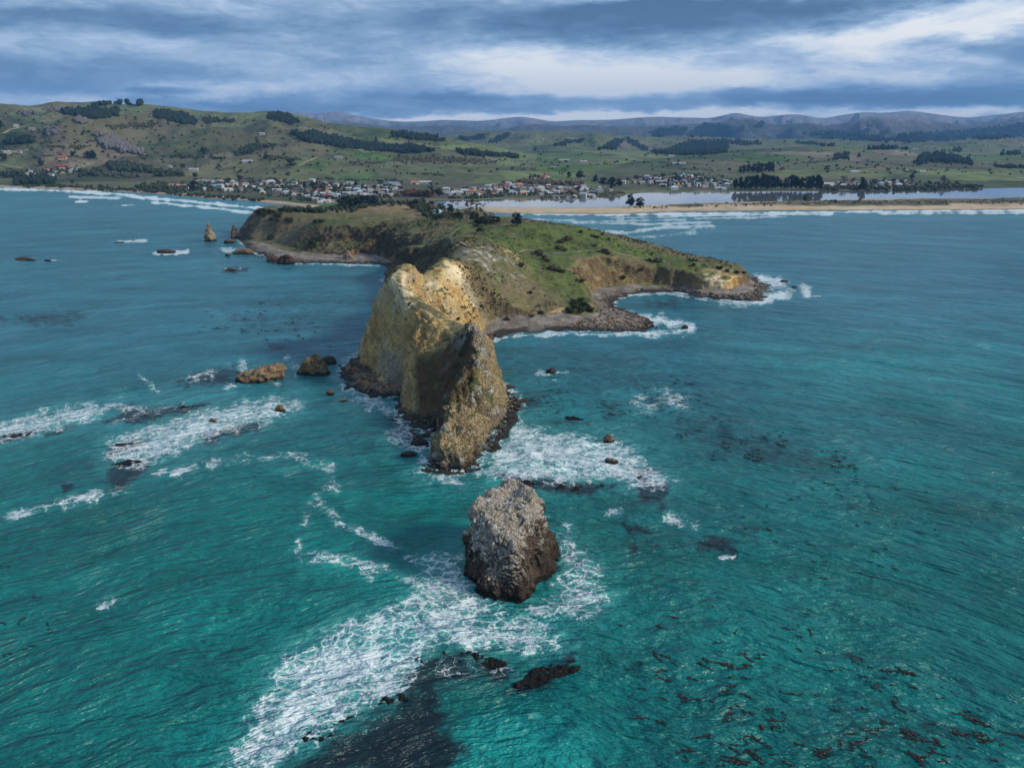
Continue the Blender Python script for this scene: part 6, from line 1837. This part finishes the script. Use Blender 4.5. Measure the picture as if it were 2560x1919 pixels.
ZONES = [
    ('beach', 'in the village behind the bay beach', [c1(1000, 640), c1(1200, 625), c1(1700, 620), c1(2212, 640), c1(2212, 725), c1(1900, 735), c1(1680, 715), c1(1560, 690), c1(1250, 680), c1(1050, 670)], 78),
    ('neck', 'in the gardens near the neck of the headland', [c1(1900, 735), c1(2212, 700), c2(0, 720), c2(80, 745), c1(2050, 752), c1(1960, 765)], 10),
    ('middle', 'in the middle village beside the open field', [c2(0, 640), c2(250, 650), c2(480, 645), c2(520, 700), c2(380, 720), c2(0, 720)], 42),
    ('channel', 'in the village along the channel shore', [c2(750, 690), c2(900, 665), c2(1100, 648), c2(1250, 650), c2(1500, 662), c2(1780, 672), c2(1800, 685), c2(1500, 705), c2(1250, 712), c2(800, 710)], 74),
    ('upper', 'in the upper village left of the dark grove', [c2(1850, 640), c2(1950, 605), c2(2212, 600), c3(100, 590), c3(260, 605), c3(420, 625), c3(400, 660), c3(60, 660), c2(2212, 670), c2(2000, 640)], 62),
    ('bank', 'on the right estuary bank beyond the grove', [c3(960, 640), c3(1100, 640), c3(1300, 622), c3(1540, 630), c3(1540, 652), c3(1300, 655), c3(1000, 655)], 24),
    ('hamlet', 'in the small hamlet on the left', [c1(20, 590), c1(140, 550), c1(330, 550), c1(500, 545), c1(500, 562), c1(300, 590), c1(40, 600)], 15),
    ('far fields', 'on the red-roofed estate behind the channel village', [c2(1250, 606), c2(1400, 594), c2(1410, 606), c2(1280, 618)], 8),
    ('farm', 'in the row of farmhouses at the far left', [c1(20, 450), c1(180, 430), c1(190, 442), c1(40, 456)], 5),
    ('channel shore', 'standing right on the estuary edge', [c2(1440, 722), c2(1700, 712), c2(1700, 718), c2(1440, 730)], 6),
]
r_ = np.random.default_rng(55)
RC = ['grey', 'white', 'pale blue', 'red', 'orange', 'brown', 'green', 'dark']
RP = np.array([.30, .30, .12, .055, .055, .07, .04, .06]); RP /= RP.sum()
used_px = []
ztrees = []
for zi, (zn, zlab, poly, n) in enumerate(ZONES):
    cand = scatter_poly(poly, n * 16, 2000 + zi)
    cnt = 0
    for (a, b) in cand:
        if cnt >= n:
            break
        if any(abs(a - c_) < 13 and abs(b - d_) < 3.6 for c_, d_ in used_px[-400:]):
            ztrees.append((a, b, zlab))
            continue
        used_px.append((a, b)); cnt += 1
        roof = RC[r_.choice(len(RC), p=RP)]
        if zn == 'far fields': roof = ['orange', 'red', 'brown'][cnt % 3]
        wall = ['white', 'white', 'cream', 'grey', 'white', 'timber'][int(r_.integers(6))]
        house_px(a, b, int(r_.integers(5)), roof, wall, float(r_.choice([.15, 1.72, .5, -.3]) + r_.normal() * .1), float(r_.uniform(.85, 1.15)),
                 f'{roof}-roofed cottage {zlab}', f'{roof}-roofed cottages {zlab}', False)
# garden trees
r2 = np.random.default_rng(66)
r2.shuffle(ztrees)
tn = 0
for (a, b, zlab) in [(float(t_[0]), float(t_[1]), t_[2]) for t_ in ztrees]:
    if tn >= 260:
        break
    if r2.random() < .3:
        continue
    k_ = ['round', 'round', 'bare', 'pine', 'shrub', 'euc', 'round'][tn % 7]
    x_, y_, z_ = hit(a, b - 2.5)
    plant(x_[0], y_[0], z_[0], r2.uniform(4.5, 9.5) if k_ != 'shrub' else r2.uniform(2.5, 4), k_, {'round': 'leafy green garden tree', 'bare': 'bare grey garden tree', 'pine': 'dark evergreen garden tree', 'shrub': 'dense green garden bush', 'euc': 'thin grey-green garden tree'}[k_] + ' ' + zlab,
          f'{k_} garden trees {zlab}', 1.15)
    tn += 1

# ------------------------------------------------------------------ boats on the estuary
M_HULL = mat_plain('boat_hull', (.75, .75, .73), .4, .1)
M_CABIN = mat_plain('boat_cabin', (.50, .52, .55), .4, .1)


def boat(px, py, L, lab):
    x, y = sea_xy(px, py)
    root = link('moored_boat', None, loc=(float(x), float(y), .05), rotz=random.uniform(-.6, .6))
    n = 9; V = []; F = []
    for i in range(n):
        t = i / (n - 1); w = .30 * L * (1 - (2 * abs(t - .42)) ** 2.6 * .5) * (1 if t < .6 else max(.03, 1 - ((t - .6) / .4) ** 1.8)) * .5
        xx = (t - .5) * L; sh = .10 * L + .05 * L * t
        V += [(xx, -w, sh), (xx, -w * .6, -.05 * L), (xx, w * .6, -.05 * L), (xx, w, sh), ]
    for i in range(n - 1):
        for j in range(3):
            F.append([i * 4 + j, (i + 1) * 4 + j, (i + 1) * 4 + j + 1, i * 4 + j + 1])
        F.append([i * 4 + 3, (i + 1) * 4 + 3, (i + 1) * 4, i * 4])
    F.append([0, 1, 2, 3])
    me = bpy.data.meshes.new('hull'); me.from_pydata(V, [], F); me.materials.append(M_HULL)
    link('hull', me, root)
    link('cabin', pymesh('cabin', [box(-.12 * L, .18 * L, -.09 * L, .09 * L, .1 * L, .27 * L), box(-.16 * L, .2 * L, -.1 * L, .1 * L, .272 * L, .29 * L)], M_CABIN), root)
    tag(root, lab, 'boat')


boat(*c2(845, 760), 9, 'white cabin boat moored in the channel mouth')
boat(*c2(1560, 738), 7, 'small white boat moored off the village shore')
boat(*c2(1640, 730), 6, 'small pale boat moored right of the other shore boat')
boat(*c2(1470, 735), 6, 'small boat near the left end of the village jetties')

# ------------------------------------------------------------------ kelp
zsea_g = zsea.reshape(SYg.shape)


def kelp_mesh(seed):
    r_ = random.Random(seed)
    parts = []
    def strip(p0, ang, L, w, curl):
        n = 7; pts = []
        x, y, a = p0[0], p0[1], ang
        for i in range(n):
            pts.append((x, y, .05 + .05 * math.sin(i * 1.3 + seed)))
            x += math.cos(a) * L / n; y += math.sin(a) * L / n; a += curl / n + r_.uniform(-.15, .15)
        wr = [w * (.35 + math.sin(math.pi * (i + .4) / n)) for i in range(n)]
        V = []; F = []
        for i in range(n):
            dx = pts[min(i + 1, n - 1)][0] - pts[max(i - 1, 0)][0]; dy = pts[min(i + 1, n - 1)][1] - pts[max(i - 1, 0)][1]
            l = math.hypot(dx, dy) or 1; nx, ny = -dy / l, dx / l
            px_, py_, pz_ = pts[i]
            V += [(px_ + nx * wr[i] / 2, py_ + ny * wr[i] / 2, pz_), (px_, py_, pz_ + .07), (px_ - nx * wr[i] / 2, py_ - ny * wr[i] / 2, pz_), (px_, py_, pz_ - .07)]
        for i in range(n - 1):
            for j in range(4):
                F.append([i * 4 + j, i * 4 + (j + 1) % 4, (i + 1) * 4 + (j + 1) % 4, (i + 1) * 4 + j])
        parts.append((np.array(V), np.array(F)))
        return pts
    main = strip((-.5, 0), r_.uniform(-.3, .3), 1.1, .075, r_.uniform(-.8, .8))
    for k in range(r_.randint(4, 8)):
        p = main[r_.randint(0, 6)]
        strip(p, r_.uniform(-.9, .9) + (math.pi if r_.random() < .25 else 0), r_.uniform(.2, .5), r_.uniform(.06, .12), r_.uniform(-1, 1))
    return parts


KP = [kelp_mesh(i) for i in range(10)]
KM = [join('kelp_frond', p, [M_KELP], True) for p in KP]
kl = []
r_ = np.random.default_rng(5)
def kelp_zone(poly, n, lo, hi, zone, seed, clump=0):
    q = scatter_poly(poly, n, seed)
    if clump:
        dn = fbm(q[:, 0] / clump, q[:, 1] / (clump * .6), oct=2, seed=seed)
        q = q[dn > -.05]
    for (a, b) in q:
        x, y = sea_xy(a * V2P, b * V2P)
        kl.append((float(x), float(y), lo + (hi - lo) * r_.random() ** 2, zone))
kelp_zone([(1300, 1350), (1500, 1290), (1700, 1280), (1850, 1370), (2000, 1470), (2212, 1570), (2212, 1658), (1400, 1658), (1320, 1500)], 80, 1.0, 3.6, 'in the wide kelp bed at the lower right', 11, 0)
kelp_zone([(1650, 1400), (1900, 1420), (2100, 1520), (2190, 1658), (1550, 1658), (1480, 1540)], 170, 1.0, 3.8, 'in the wide kelp bed at the lower right', 12, 70)
kelp_zone([(1400, 900), (1550, 900), (1900, 980), (1950, 1050), (1750, 1060), (1560, 1000), (1440, 950)], 210, .9, 2.8, 'in the kelp patch right of the white surf', 13, 60)
kelp_zone([(1250, 860), (1500, 800), (1560, 860), (1480, 910), (1300, 900)], 60, 1.2, 3.2, 'in the kelp patch right of the white surf', 14)
kelp_zone([(440, 640), (660, 650), (700, 720), (600, 760), (480, 720), (380, 720)], 90, 2, 5, 'in the bay left of the golden cliff', 15, 60)
kelp_zone([(0, 1210), (110, 1230), (120, 1400), (0, 1420)], 12, 1, 2.6, 'drifting at the lower left', 16)
kelp_zone([(1180, 830), (1260, 860), (1230, 900), (1130, 880)], 26, 1, 2.4, 'beside the right foot of the headland tip', 17)
kelp_zone([(1600, 1000), (2000, 1050), (2050, 1250), (1750, 1250), (1600, 1150)], 50, .8, 2.2, 'in the kelp patch right of the white surf', 18)
kl.sort(key=lambda t_: -t_[2] / t_[1])
rest = []
for i, (x, y, s_, zone) in enumerate(kl):
    z = float(smp(zsea_g, srow, su, np.array([x]), np.array([y]))[0]) + .07
    a = r_.normal() * .45 - .35 + (math.pi if r_.random() < .4 else 0)
    j = i % 10
    if i < 280:
        o = link('kelp_frond', KM[j], loc=(x, y, z), rotz=a, scale=(s_, s_, 1))
        tag(o, f'dark brown kelp frond floating {zone}', 'kelp', f'kelp fronds {zone}')
    else:
        c_, n_ = math.cos(a), math.sin(a)
        for V, F in KP[j]:
            rest.append((np.stack([(V[:, 0] * c_ - V[:, 1] * n_) * s_ + x, (V[:, 0] * n_ + V[:, 1] * c_) * s_ + y, V[:, 2] + z], 1), F))
if rest:
    tag(link('kelp_bed', join('kelp_bed', rest, [M_KELP], True)), 'small scraps of kelp floating on the sea', 'kelp', kind='stuff')

# ------------------------------------------------------------------ haze: even pale air round the whole place
V, F = box(-21000, 21000, -7000, 21000, -6, 1100)
mh, t = new_mat('haze')
pv = t.n('ShaderNodeVolumePrincipled')
pv.inputs['Color'].default_value = (.22, .52, 1.0, 1)
pv.inputs['Density'].default_value = 4.8e-5
pv.inputs['Anisotropy'].default_value = 0.0
o_ = t.n('ShaderNodeOutputMaterial')
t.t.links.new(pv.outputs[0], o_.inputs['Volume'])
tag(link('haze', pymesh('haze', [(V, F)], mh)), 'thin blue haze over the far hills', 'haze', kind='stuff')
